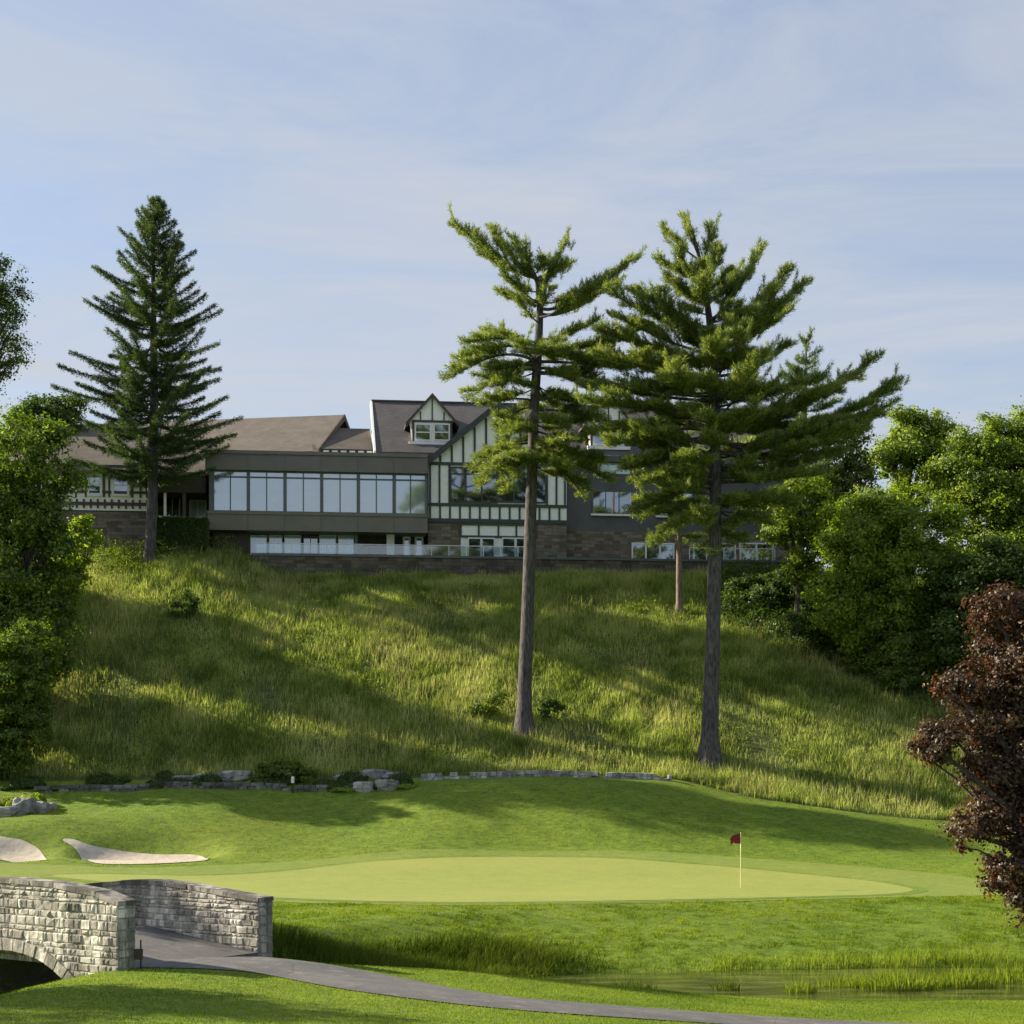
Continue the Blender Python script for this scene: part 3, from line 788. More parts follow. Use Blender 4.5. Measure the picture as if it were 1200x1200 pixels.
bld('stone_base', M_fstone, lambda g: g.box(uE0, uE1, VE+.02, VE+8, zE_b, zE_stone-.02), label='brown stone ground floor below the gable')
bld('render_panel', M_stucco, lambda g: g.box(P(540, 615, VE)[0], P(627, 615, VE)[0], VE-.08, VE+.02, zE_b, P(502, 614, VE)[1]))
def low_timb(g):
    z0, z1 = P(502, 628, VE-.08)[1], P(502, 614, VE-.08)[1]
    for px in (540, 561, 584, 605, 627): vert(g, px, z0, z1, 2.5, VE-.08)
    beam(g, 539, 628, 613.5, 2.5, VE-.08, .1); beam(g, 539, 628, 628, 2.5, VE-.08, .08)
bld('timber_frame', M_timber, low_timb)
window(548, 580, 630, 656, VE-.08, M_glass_dk, M_frame_w, 1, fw=.09, mw=.16)
window(588, 620, 630, 656, VE-.08, M_glass_dk, M_frame_w, 1, fw=.09, mw=.16)

# -- main roof, right wing
VR = 9.5
uD0 = P(440, 530, 2)[0]; uD1 = P(938, 560, 2)[0]
z_re = P(660, 534, 1.2)[1]; z_rr = P(438, 470, VR)[1]
def pitched(name, mat, u0, u1, v0, z0, v1, z1, v2, z2, th=.25):
    bld(name, mat, lambda g: (g.hexa([(u0, v0, z0-th), (u1, v0, z0-th), (u0, v1, z1-th), (u1, v1, z1-th), (u0, v0, z0), (u1, v0, z0), (u0, v1, z1), (u1, v1, z1)]),
                              g.hexa([(u0, v1, z1-th), (u1, v1, z1-th), (u0, v2, z2-th), (u1, v2, z2-th), (u0, v1, z1-.001), (u1, v1, z1-.001), (u0, v2, z2), (u1, v2, z2)])))
pitched('roof', M_roof_slate, uD0, uD1, 1.1, z_re, VR, z_rr, 18, z_re)
bld('ridge_cap', M_brown, lambda g: g.box(uD0-.05, uD1, VR-.15, VR+.15, z_rr-.05, z_rr+.09))
bld('verge_board', M_stucco, lambda g: g.hexa([(uD0-.16, 1.0, z_re-.4), (uD0-.002, 1.0, z_re-.4), (uD0-.16, VR, z_rr-.4), (uD0-.002, VR, z_rr-.4), (uD0-.16, 1.0, z_re+.04), (uD0-.002, 1.0, z_re+.04), (uD0-.16, VR, z_rr+.04), (uD0-.002, VR, z_rr+.04)]))
bld('wall', M_stucco, lambda g: (g.prism([(3.0, z_re-.2), (16.5, z_re-.2), (VR, z_rr-.45)], 0, .2),) if False else g.hexa([(uD0+.02, 3.0, 21), (uD0+.25, 3.0, 21), (uD0+.02, 16.5, 21), (uD0+.25, 16.5, 21), (uD0+.02, 7.5, z_rr-2.2), (uD0+.25, 7.5, z_rr-2.2), (uD0+.02, 11.5, z_rr-2.2), (uD0+.25, 11.5, z_rr-2.2)]))
VF = 1.7
uF0 = uE1
zF_st = P(700, 623, VF)[1]
bld('wall', M_grey, lambda g: g.box(uF0, uD1-.3, VF, 16, zF_st, z_re-.3), label='dark grey upper wall of the right wing')
bld('eave_board', M_grey, lambda g: (g.box(uE1+.4, uD1, .98, 1.095, z_re-.36, z_re+.02), g.box(uE1+.4, uD1, .98, VF, z_re-.40, z_re-.362)))
bld('stone_base', M_fstone, lambda g: g.box(uF0, uD1-.25, VF-.12, 15, 18.6, zF_st), label='brown stone ground floor of the right wing')
for a, b, c, d in ((694, 741, 575, 603), (770, 812, 577, 605), (858, 906, 579, 608)):
    window(a, b, c, d, VF, M_glass_dk, M_frame_d, 2, sill=M_frame_w)
window(700, 738, 543, 556, VF, M_glass_blue, M_frame_w, 2)
for a, b, nm in ((740, 790, 2), (812, 862, 1), (866, 906, 1)):
    window(a, b, 636, 662, VF-.12, M_glass_dk, M_frame_w, nm, fw=.1, mw=.12)
# dormers
def dormer(pxl, pxr, pya, pyb, pyw0, pyw1, vd, narrow=False):
    u0, u1 = P(pxl, pyb, vd)[0], P(pxr, pyb, vd)[0]; ua = (u0+u1)/2
    zb = P(pxl, pyw1, vd)[1]; zg = P(pxl, pyb, vd)[1]; za = P(pxl, pya, vd)[1]
    dz = (pyw1-pyw0)
    root = bld('dormer', M_stucco, lambda g: g.prism([(u0+.25, zb), (u1-.25, zb), (u1-.25, zg), (u1-.02, zg), (ua, za-.2), (u0+.02, zg), (u0+.25, zg)], vd, vd+5), label='white gabled dormer')
    sl2 = (za-zg)/(ua-u0)
    for ue, s in ((u0, 1), (u1, -1)):
        g = Geo(W); e = ue-s*.25; ze = zg-.25*sl2
        g.hexa([(e, vd-.2, ze-.16), (ua, vd-.2, za-.16), (e, vd+5, ze-.16), (ua, vd+5, za-.16), (e, vd-.2, ze), (ua, vd-.2, za), (e, vd+5, ze), (ua, vd+5, za)])
        g.build('dormer_roof', M_roof_slate, root)
        g = Geo(W); g.hexa([(e, vd-.26, ze-.24), (ua, vd-.26, za-.24), (e, vd-.201, ze-.24), (ua, vd-.201, za-.24), (e, vd-.26, ze+.03), (ua, vd-.26, za+.03), (e, vd-.201, ze+.03), (ua, vd-.201, za+.03)])
        g.build('bargeboard', M_timber_br, root)
    g = Geo(W); 
    for k in (-.5, 0, .5):
        c = ua+k*(u1-u0)*.5; top = zg+(za-zg)*(1-abs(k))-.35; g.box(c-.045, c+.045, vd-.06, vd, zg, top)
    g.box(u0+.25, u1-.25, vd-.07, vd, zg-.16, zg); g.box(u0+.25, u0+.4, vd-.05, vd, zb, zg-.16); g.box(u1-.4, u1-.25, vd-.05, vd, zb, zg-.16)
    g.build('timber_frame', M_timber_br, root)
    g = Geo(W); g.box(u0, u1, vd-.3, vd+.02, zb-.25, zb); g.build('sill', M_frame_w, root)
    px_m = (pxl+pxr)/2
    for a, b in ((pxl+7, px_m-1.5), (px_m+1.5, pxr-7)):
        wd = window(a, b, pyb+4.5, pyw1-1, vd, M_glass_dk, M_frame_w, 0, fw=.09, cross=1, mw=.08)
        pn = [c for c in wd.children][0]; wd.parent = club
dormer(479, 534, 461, 492, 493, 518, 2.7)
dormer(688, 738, 458, 492, 493, 523, 2.3)

# -- tan gabled roof set behind the glazed wing, turned the other way
CA = math.radians(-10.)
def WCf(origin, ang):
    c, s = math.cos(ang), math.sin(ang)
    return lambda u, v, z: (origin[0]+u*c-v*s, origin[1]+u*s+v*c, z)
OC = at(403, 486, 132.0)
WC = WCf((OC[0], OC[1]), CA)
def tan_roof(g):
    for v1, sg in ((-7.4, 1), (7.4, -1)):
        z1 = OC[2]-4.15; u0 = -26
        lo, hi = (v1, 0) if sg > 0 else (0, v1)
        za, zb = (z1, OC[2]) if sg > 0 else (OC[2]-.001, z1)
        g.hexa([(u0, lo, za-.28), (0, lo, za-.28), (u0, hi, zb-.28), (0, hi, zb-.28), (u0, lo, za), (0, lo, za), (u0, hi, zb), (0, hi, zb)])
g = Geo(WC); tan_roof(g); g.build('roof', M_roof_tan, club)['label'] = 'tan shingled gable roof behind the glazed wing'
g = Geo(WC)
for v1 in (-7.4, 7.4):
    g.hexa([(.002, min(v1, 0), (OC[2]-4.15 if v1 < 0 else OC[2])-.42), (.10, min(v1, 0), (OC[2]-4.15 if v1 < 0 else OC[2])-.42), (.002, max(v1, 0), (OC[2] if v1 < 0 else OC[2]-4.15)-.42), (.10, max(v1, 0), (OC[2] if v1 < 0 else OC[2]-4.15)-.42),
            (.002, min(v1, 0), (OC[2]-4.15 if v1 < 0 else OC[2])+.03), (.10, min(v1, 0), (OC[2]-4.15 if v1 < 0 else OC[2])+.03), (.002, max(v1, 0), (OC[2] if v1 < 0 else OC[2]-4.15)+.03), (.10, max(v1, 0), (OC[2] if v1 < 0 else OC[2]-4.15)+.03)])
g.build('verge_board', M_timber_br, club)
g = Geo(WC); g.hexa([(-25, -6.9, 21), (-.5, -6.9, 21), (-25, 6.9, 21), (-.5, 6.9, 21), (-25, -6.9, OC[2]-4.3), (-.5, -6.9, OC[2]-4.3), (-25, 6.9, OC[2]-4.3), (-.5, 6.9, OC[2]-4.3)])
g.hexa([(-.7, -6.8, OC[2]-4.3), (-.52, -6.8, OC[2]-4.3), (-.7, 6.8, OC[2]-4.3), (-.52, 6.8, OC[2]-4.3), (-.7, -.1, OC[2]-.5), (-.52, -.1, OC[2]-.5), (-.7, .1, OC[2]-.5), (-.52, .1, OC[2]-.5)])
g.build('wall', M_brown, club)
# lower brown roof between the tan roof and the tall roof
uM0 = P(366, 530, 4)[0]; z_me = P(400, 533, 3.2)[1]; z_mr = P(410, 502, 9.0)[1]
pitched('roof', M_roof_brown, uM0, uD0-.2, 3.0, z_me+.15, 9.0, z_mr, 15, z_me)
zf1, zf0 = P(400, 526.5, 2.4)[1], P(400, 534, 2.4)[1]
bld('frieze', M_brown, lambda g: g.box(P(374, 530, 2.4)[0], P(452, 530, 2.4)[0], 2.3, 3.2, 24, zf1))
for px in np.arange(379, 450, 10.2):
    bld('render_panel', M_stucco, lambda g: g.box(P(px, 530, 2.3)[0], P(px+6.5, 530, 2.3)[0], 2.24, 2.3, zf0, zf1-.12))
bld('wall', M_brown, lambda g: g.box(uM0+.4, uD0, 3.3, 14, 21, z_me-.1))

# -- left half-timbered wing
VA = 2.6
uA0, uA1 = P(40, 580, VA)[0], P(173, 580, VA)[0]
zA_t, zA_s = P(110, 552, VA)[1], P(110, 598, VA)[1]
bld('wall', M_stucco, lambda g: g.box(uA0, uA1, VA, VA+10, zA_s, zA_t), label='white half-timbered wall of the left wing')
def a_timb(g):
    beam(g, 40, 173, 554, 3.5, VA); beam(g, 40, 173, 583.5, 2.6, VA); beam(g, 40, 173, 597, 3.8, VA)
    z0, z1 = P(110, 582.5, VA)[1], P(110, 555.5, VA)[1]
    for px in (52, 64, 76, 89, 100.5, 122, 128, 155, 164.5, 172): vert(g, px, z0, z1, 2.6, VA)
    z0, z1 = P(110, 595.5, VA)[1], P(110, 585, VA)[1]
    for px in np.arange(49, 174, 8.2): vert(g, px, z0, z1, 2.8, VA)
bld('timber_frame', M_timber_br, a_timb)
window(102, 120, 555.5, 582, VA-.02, M_glass_dk, M_frame_w, 0, fw=.17, cross=1, mw=.1)
window(131, 152, 555.5, 582, VA-.02, M_glass_dk, M_frame_w, 0, fw=.17, cross=1, mw=.1)
bld('stone_base', M_fstone, lambda g: g.box(uA0, uA1+.1, VA-.25, VA+10, 18.5, zA_s-.12), label='brown stone base of the left wing')
z_ae, z_ar = P(110, 553, 1.9)[1], P(110, 512, 8.5)[1]
pitched('roof', M_roof_tan, uA0-1, P(252, 530, 2)[0], 1.8, z_ae+.1, 8.5, z_ar, 15, z_ae)
bld('frieze', M_brown, lambda g: g.box(uA1+.02, uL-.3, VA+.3, VA+1, P(200, 558, 2.6)[1], z_ae-.05))
for px in np.arange(178, 243, 9.5):
    bld('render_panel', M_stucco, lambda g: g.box(P(px, 550, VA+.3)[0], P(px+6, 550, VA+.3)[0], VA+.24, VA+.3, P(200, 556.5, 2.6)[1], P(200, 550, 2.6)[1]))
bld('porch_roof', M_brown, lambda g: g.box(uA1+.02, uL-.3, .9, VA+1, P(200, 577, 1)[1], P(200, 559, 1)[1]))
bld('wall', M_brown, lambda g: g.box(uA1+.11, uL-.05, VA+3, VA+9, 18.5, z_ae))
bld('porch_post', M_timber_br, lambda g: g.box(P(214, 590, 1.1)[0], P(218, 590, 1.1)[0], 1.0, 1.25, 18.5, P(200, 577, 1)[1]))
bld('porch_post', M_stucco, lambda g: g.box(P(192, 590, 1.3)[0], P(195, 590, 1.3)[0], 1.2, 1.4, 18.5, P(200, 577, 1)[1]))
window(184, 211, 580, 606, VA+3, M_glass_dk, M_frame_w, 2)
window(222, 242, 586, 612, VA+3, M_glass_blue, M_frame_w, 1)

# -- terrace: retaining wall, slab and glass railings
VT = -1.2
uT0, uT1 = P(296, 650, VT)[0], P(936, 650, VT)[0]
zTT = P(500, 651, VT)[1]
g = Geo(W); g.box(uT0, uT1, VT, VT+.5, 16.5, zTT-.16); 
rw = g.build('retaining_wall', M_wstone, loc=W(uT0+15, VT, 16.5)); tag(rw, 'long dark stone retaining wall below the clubhouse terrace', 'retaining wall')
g = Geo(W); g.box(uT0-.1, uT1+.1, VT-.08, VT+.58, zTT-.16, zTT); g.build('coping', M_frame_d, rw)
g = Geo(W); g.box(uT0-.1, uT1, VT+.58, VF+1, 18.2, zTT-.5)
tag(g.build('terrace', plain('terrace_paving', (.25, .24, .22), .9)), 'paved terrace behind the retaining wall', kind='structure')
def railing(pa, pb, lab, n, pyt):
    u0, u1 = P(pa, 645, VT+.2)[0], P(pb, 645, VT+.2)[0]; zt = P((pa+pb)/2, pyt, VT+.2)[1]
    th = thing('glass_railing', W(u0, VT+.2, zTT), lab, 'railing')
    g = Geo(W); g.box(u0, u1, VT+.16, VT+.24, zt, zt+.05); g.build('rail', M_frame_w, th)
    for i in range(n+1):
        c = u0+(u1-u0)*i/n; g = Geo(W); g.box(c-.025, c+.025, VT+.17, VT+.23, zTT, zt-.002); g.build('post', M_frame_w, th)
        if i < n:
            d = u0+(u1-u0)*(i+1)/n; g = Geo(W); g.box(c+.04, d-.04, VT+.19, VT+.21, zTT+.06, zt-.03); g.build('glass_panel', M_railglass, th)
M_railglass = clear_glass('railing_glass')
railing(300, 627, 'long glass railing on the terrace edge below the glazed wing', 16, 639)
railing(808, 908, 'short glass railing at the right end of the terrace', 5, 643)

# ------------------------------------------------------------------ vegetation
def unit(v): return v/(np.linalg.norm(v, axis=-1, keepdims=True)+1e-9)
def needles(geo, Pt, Dr, per, L, wd, spread=.75):
    """needle tufts: thin triangles fanning from each point round its direction"""
    n = len(Pt)
    d = unit(np.repeat(unit(Dr), per, 0)*.9+rng.normal(0, spread, (n*per, 3))*.6)
    s = unit(np.cross(d, rng.normal(0, 1, (n*per, 3))))
    b = np.repeat(Pt, per, 0)+rng.normal(0, .04, (n*per, 3))*np.array([1, 1, 2.])
    l = L*rng.uniform(.65, 1.15, (n*per, 1)); h = wd*.5
    V = np.stack([b-s*h, b+s*h, b+d*l], 1).reshape(-1, 3)
    geo.add(V, np.arange(n*per*3).reshape(-1, 3))

def plume(wood, tl, S, T, r0, w, sag=.3, s0=.28, step=.3, lift=.25, dens=1., droop=0.):
    """one conifer limb: bent wood, side twigs in a flat spray, tufts on the twigs"""
    S, T = np.asarray(S, float), np.asarray(T, float); L = np.linalg.norm(T-S)
    s = np.linspace(0, 1, 12)
    ph = rng.uniform(0, 6, 2); wob = L*.02
    C = S+(T-S)*s[:, None]; C[:, 2] -= sag*np.sin(math.pi*s**.8)
    C[:, 0] += wob*np.sin(s*7+ph[0])*s; C[:, 1] += wob*np.sin(s*6+ph[1])*s
    wood.tube(C, np.linspace(r0, .012, 12), 5)
    tan = unit(np.gradient(C, axis=0)); up = np.array([0, 0, 1.])
    q = np.arange(s0+rng.uniform(0, .05), 1.0, step/max(L, .5))
    for k in q:
        c = np.array([np.interp(k, s, C[:, a]) for a in range(3)]); t = unit(np.array([np.interp(k, s, tan[:, a]) for a in range(3)]))
        lat = unit(np.cross(t, up))
        prof = min(1, (k-s0+.12)*4)*(1-.75*max(0, k-.45)/.55)
        for sg in (-1, 1):
            if rng.random() > .9*dens: continue
            l = w*prof*rng.uniform(.6, 1.15)
            d = unit(lat*sg*rng.uniform(.6, 1)+t*rng.uniform(.5, 1.)+up*(rng.uniform(-.05, .5)*lift*2-droop))
            m = max(2, int(l/.125)); a = np.linspace(.12, 1, m)[:, None]
            p = c+d*l*a; p[:, 2] += lift*.5*(a[:, 0]**2)*l - droop*.35*l*a[:, 0]**2
            tl.append(np.hstack([p, np.repeat((d+up*(.5-droop))[None], m, 0)]))
            if l > .5: wood.tube(np.vstack([c, p[m//2], p[-1]]), [.018, .012, .006], 3)
    m = max(3, int(L*(1-s0)/.16)); a = np.linspace(s0+.08, 1, m)
    p = np.stack([np.interp(a, s, C[:, i]) for i in range(3)], 1)
    tl.append(np.hstack([p, np.repeat((unit(T-S)+up*(.6-droop))[None], m, 0)]))

def path_interp(pts):
    pts = np.asarray(pts, float)            # rows: px, py, radius in m ; py falls upward
    o = np.argsort(pts[:, 1]); return lambda py: (np.interp(py, pts[o, 1], pts[o, 0]), np.interp(py, pts[o, 1], pts[o, 2]))

def limb(wood, tl, S, T, r0, w, sag, s0, step=.32, lift=.3):
    L = np.linalg.norm(np.asarray(T)-np.asarray(S))
    plume(wood, tl, S, T, r0, w, sag, s0, step, lift)
    if L < 1.6: return
    shoots(tl, S, T, sag, int(L*1.3))
    d = unit(np.asarray(T)-np.asarray(S)); lat = unit(np.cross(d, [0, 0, 1.]))
    n = int(2+L*1.1)
    for i in range(n):
        a = .3+.62*(i+rng.random())/n; sg = 1 if (i+rng.integers(0, 2)) % 2 else -1
        st = np.asarray(S)+(np.asarray(T)-S)*a; st[2] -= sag*math.sin(math.pi*a**.8)
        l = L*rng.uniform(.22, .36)*(1.25-.6*a)
        e = st+unit(d*rng.uniform(.5, 1.)+lat*sg*rng.uniform(.4, .95)+np.array([0, 0, rng.uniform(-.05, .3)]))*l
        plume(wood, tl, st, e, r0*.35, w*.55, -.05*l, .12, step*.95, lift*.6)

def shoots(tl, S, T, sag, n):
    S, T = np.asarray(S, float), np.asarray(T, float); d = unit(T-S)
    for i in range(n):
        a = rng.uniform(.35, 1.02); st = S+(T-S)*a; st[2] -= sag*math.sin(math.pi*min(a, 1)**.8)
        st = st+rng.normal(0, .25, 3)*np.array([1, 1, .4]); l = rng.uniform(.35, .95)
        dd = unit(d*rng.uniform(.3, 1.)+np.array([rng.normal(0, .3), rng.normal(0, .3), rng.uniform(.15, .8)]))
        k = np.linspace(0, 1, max(4, int(l/.11)))[:, None]; tl.append(np.hstack([st+dd*l*k, np.repeat(dd[None], len(k), 0)]))

def pine(name, label, D, trunk, limbs, fill, env, seed, mats, width=1.25, per=13, L=.27, wn=.034, up=.35, s0=.3, group=None):
    global rng
    rng = np.random.default_rng(seed)
    X = path_interp(trunk)
    tb = trunk[0]; base = ground(tb[0], tb[1], 80.); D = base[1]
    th = thing(name, base, label, 'tree', group)
    ys = np.linspace(tb[1], trunk[-1][1], 40)
    pts = np.array([at(X(y)[0], y, D) for y in ys]); pts[0] = base-(0, 0, .5); rad = np.array([X(y)[1] for y in ys])
    pts[:, 1] += np.interp(ys, [trunk[-1][1], tb[1]], [.3, 0])*np.sin(ys*.02)
    rad[0] *= 1.6; rad[1] *= 1.18
    wood, tl = Geo(), []
    wood.tube(pts, rad, 12)
    for (y0, tx, ty, dy, sag, w_) in limbs:
        S = at(X(y0)[0], y0, D); T = at(tx, ty, D); T[1] += dy
        L_ = np.linalg.norm(T-S); limb(wood, tl, S, T, min(.11, .02+.018*L_), w_*width, sag, s0, .3)
    ey = np.array(env, float)
    for (y, lft, rgt, ang, cnt) in env:
        n = int(round(cnt*fill))
        a0 = rng.uniform(0, 6.28)
        for k in range(n):
            az = a0+6.283*k/max(n, 1)+rng.normal(0, .3); y0 = y+rng.uniform(-14, 14)
            reach = (rgt if math.cos(az) > 0 else lft)/F*D
            R = math.hypot(math.cos(az)*reach, math.sin(az)*(lft+rgt)/2/F*D*.95)*rng.uniform(.5, 1.02)
            S = at(X(y0)[0], y0, D)
            el = math.radians(ang+rng.normal(0, 7))
            T = S+np.array([math.cos(az)*math.cos(el), math.sin(az)*math.cos(el), math.sin(el)])*R
            limb(wood, tl, S, T, min(.09, .02+.015*R), width*rng.uniform(.7, 1.1)*min(1, .35+R/5), rng.uniform(0, .12)*R, s0, .32)
    wood.build('trunk', mats[0], th, smooth=True)
    tl = np.concatenate(tl); lf = Geo(); needles(lf, tl[:, :3], tl[:, 3:], per, L, wn)
    lf.build('crown', mats[1], th)
    return th

M_bark_pine = bark_mat('pine_bark', (.025, .023, .025), (.115, .105, .11))
M_bark_dark = bark_mat('dark_bark', (.03, .026, .022), (.10, .09, .08))
M_needle = leaf_mat('pine_needles', (.045, .075, .026), (.135, .18, .04), (.33, .35, .09), .4, (.95, 1., .4), .05)
M_needle_d = leaf_mat('dark_pine_needles', (.04, .07, .022), (.075, .115, .03), (.13, .165, .042), .35, (.9, 1., .4), .05)
M_spruce = leaf_mat('spruce_needles', (.028, .05, .022), (.055, .088, .032), (.115, .15, .045), .3, (.9, 1, .4), .04)

pine('white_pine', 'tall leaning-topped pine with a long bare trunk in the middle of the hill', 99.3,
     [(614, 858, .46), (615, 800, .40), (619, 700, .36), (622, 600, .33), (626, 480, .27), (631, 400, .25), (633, 360, .19), (630, 330, .13), (616, 300, .08), (600, 285, .04)],
     # start y, tip px, tip py, depth, sag, width
     [(325, 535, 264, -.6, .5, .8), (318, 560, 283, 1.2, .5, .7), (322, 576, 262, .4, .5, .8), (328, 598, 268, 1., .3, .55), (335, 612, 290, -1, .2, .6), (340, 664, 278, .3, .2, .35),
      (352, 648, 300, .8, .3, .45), (362, 742, 302, -.3, .7, 1.05), (368, 720, 322, 1.8, .5, .9), (356, 588, 322, -1.2, .2, .7), (350, 584, 338, .8, .2, .6),
      (372, 690, 345, -1.8, .3, .8), (378, 606, 352, -1, .2, .6),
      (402, 572, 380, 1.6, .0, .9), (408, 548, 408, -1.4, -.4, 1.1), (414, 534, 428, .2, -.7, 1.1), (425, 526, 447, -.8, -.8, 1.0), (430, 548, 460, 1.8, -.7, .9), (436, 585, 468, -2, -.5, .9),
      (398, 700, 372, .6, .2, .9), (405, 735, 398, -.8, .3, 1.0), (412, 716, 412, 2.2, .1, .9), (424, 738, 436, -.6, -.1, 1.1), (432, 720, 450, 1.2, -.3, 1.0), (440, 690, 466, -1.8, -.4, .9), (418, 655, 425, -3.5, 0, .9),
      (470, 562, 478, -1.2, -.2, 1.0), (478, 580, 500, 1.6, -.4, 1.0), (470, 685, 478, -1.0, -.2, 1.1), (482, 712, 494, .8, -.3, 1.1), (492, 664, 512, -2.2, -.3, 1.0), (500, 590, 524, -1.8, -.4, 1.0),
      (520, 552, 548, .4, -.4, 1.0), (528, 562, 578, -1.4, -.7, 1.05), (536, 590, 585, -2.4, -.5, 1.0), (530, 600, 545, -3, .2, 1.0), (524, 660, 530, -3.2, .1, 1.0),
      (532, 704, 545, -1.2, -.3, 1.2), (540, 716, 562, .6, -.5, 1.1), (545, 668, 560, -2.6, -.3, 1.1), (538, 690, 580, 1.6, -.6, .9)],
     2.0, [(330, 45, 60, 20, 3), (365, 40, 70, 15, 3), (415, 70, 80, -5, 4), (445, 60, 70, -8, 4), (495, 50, 70, -8, 5), (530, 55, 70, -10, 4)], 21, (M_bark_pine, M_needle), per=15, width=1.0)

pine('white_pine', 'broad full-crowned pine with a thick trunk right of the flag line', 96.6,
     [(831, 894, .54), (833, 820, .44), (836, 740, .39), (838, 640, .36), (838, 540, .30), (837, 450, .28), (833, 380, .20), (824, 320, .13), (812, 275, .06), (806, 258, .03)],
     [(300, 800, 252, 0, 0, .5), (305, 776, 262, .5, .1, .5), (315, 833, 264, -.5, .1, .55), (330, 768, 296, .8, .2, .6), (340, 842, 282, .6, .1, .5), (350, 790, 300, -1.2, .1, .7),
      (375, 893, 288, .2, .5, .75), (380, 872, 300, 1., .3, .6), (400, 944, 330, -.4, .7, .95), (405, 925, 310, .8, .5, .8), (410, 935, 350, 1.8, .4, .9), (420, 905, 352, -1.6, .3, .9),
      (385, 742, 338, .3, .2, .8), (395, 712, 345, -.6, .3, .75), (400, 760, 350, -1.6, .1, .9), (415, 718, 372, -.4, .2, .9), (425, 703, 384, .8, .2, 1.0), (440, 695, 420, -1, .2, 1.05), (450, 722, 410, 1.6, .2, 1.0),
      (470, 690, 452, .0, .1, 1.1), (485, 684, 476, -1., .0, 1.1), (505, 692, 505, .8, -.2, 1.1), (520, 708, 528, -1.4, -.3, 1.1), (545, 730, 552, -.6, -.4, 1.1), (560, 742, 575, -2, -.4, 1.0), (575, 748, 600, .4, -.6, .95), (595, 770, 640, -1.6, -.5, .8),
      (440, 925, 400, 1., .4, 1.), (465, 960, 440, .0, .5, 1.), (490, 1018, 428, -.3, .9, 1.0), (500, 990, 445, 1.4, .7, 1.), (515, 1048, 452, -.2, 1.2, 1.0), (530, 1040, 478, 1.2, .8, 1.0), (545, 1010, 500, -1.2, .6, 1.1), (555, 985, 530, .4, .3, 1.1), (565, 960, 560, -1.5, .1, 1.1), (580, 935, 590, .6, 0, 1.), (600, 905, 618, -.8, -.2, .8)],
     2.2, [(330, 45, 50, 40, 4), (365, 65, 70, 32, 5), (400, 80, 80, 25, 5), (435, 95, 90, 18, 6), (465, 105, 105, 12, 6), (495, 115, 115, 8, 6), (525, 110, 120, 4, 6), (555, 95, 110, 0, 6), (585, 75, 80, -4, 5), (610, 55, 60, -8, 4), (632, 40, 30, -14, 2)], 22, (M_bark_pine, M_needle), width=1.15, per=15)

pine('young_pine', 'slender reddish-trunked pine high on the hill behind the broad pine', 113.,
     [(796, 718, .22), (796, 640, .19), (798, 560, .15), (800, 500, .08), (802, 470, .03)],
     [(590, 752, 560, -.5, -.3, .9), (600, 745, 585, .4, -.3, .9), (605, 750, 610, -.8, -.4, .9), (615, 762, 640, -.4, -.5, .8), (600, 835, 590, -.6, -.2, .8)],
     1., [(500, 30, 30, 15, 4), (530, 45, 45, 5, 5), (560, 52, 52, 0, 6), (590, 50, 48, -5, 6), (612, 42, 40, -12, 5), (630, 34, 30, -18, 3)], 23, (bark_mat('red_bark', (.10, .075, .065), (.26, .21, .18)), M_needle), per=14, width=1.1)
pine('young_pine', 'pointed pine peeping out right of the broad pine', 110.,
     [(938, 700, .25), (940, 560, .2), (944, 450, .12), (946, 395, .03)],
     [], 1., [(402, 10, 10, 45, 4), (415, 20, 20, 35, 5), (435, 32, 30, 25, 6), (460, 42, 42, 15, 6), (485, 50, 52, 10, 6), (510, 56, 60, 5, 6), (540, 60, 60, 0, 6), (570, 58, 58, -5, 6), (600, 50, 50, -8, 5)], 24, (M_bark_dark, M_needle_d), per=14, width=1.0, s0=.15)

def spruce(label, D, px, pyb, pyt, env, seed):
    global rng
    rng = np.random.default_rng(seed)
    base = at(px, pyb, D); base[2] = H(base[0], base[1])
    th = thing('spruce', base, label, 'tree')
    wood, tl = Geo(), []
    top = at(px+8, pyt, D)
    ys = np.linspace(0, 1, 24); pts = base+(top-base)*ys[:, None]; pts[0, 2] -= .5
    pts[:, 0] += .15*np.sin(ys*5)
    wood.tube(pts, np.interp(ys, [0, .05, .6, 1], [.52, .40, .24, .02]), 10)
    E = np.array(env, float); py = pyt+6.
    while py < 548:
        l, r = np.interp(py, E[:, 0], E[:, 1]), np.interp(py, E[:, 0], E[:, 2])
        f = (pyb-py)/(pyb-pyt); S0 = base+(top-base)*f
        n = 7
        a0 = rng.uniform(0, 6.28)
        for k in range(n):
            az = a0+6.283*k/n+rng.normal(0, .25)
            if rng.random() < .12: continue
            R = (r if math.cos(az) > 0 else l)/F*D*rng.uniform(.68, 1.22)
            el = math.radians(np.interp(py, [235, 300, 400, 500, 575], [42, 22, 12, 7, 3])+rng.normal(0, 6))
            S = S0+np.array([0, 0, rng.uniform(-.2, .2)])
            T = S+np.array([math.cos(az)*math.cos(el), math.sin(az)*math.cos(el), math.sin(el)])*R
            plume(wood, tl, S, T, .015+.012*R, min(.62, .16+.11*R), .10*R, .12, .17, .1, 1., .40)
        py += np.interp(py, [235, 300, 420, 580], [6.5, 9.5, 12., 10.])*rng.uniform(.8, 1.2)
    wood.build('trunk', M_bark_pine, th, smooth=True)
    tl = np.concatenate(tl); lf = Geo(); needles(lf, tl[:, :3], tl[:, 3:], 13, .19, .045, .8); lf.build('crown', M_spruce, th)
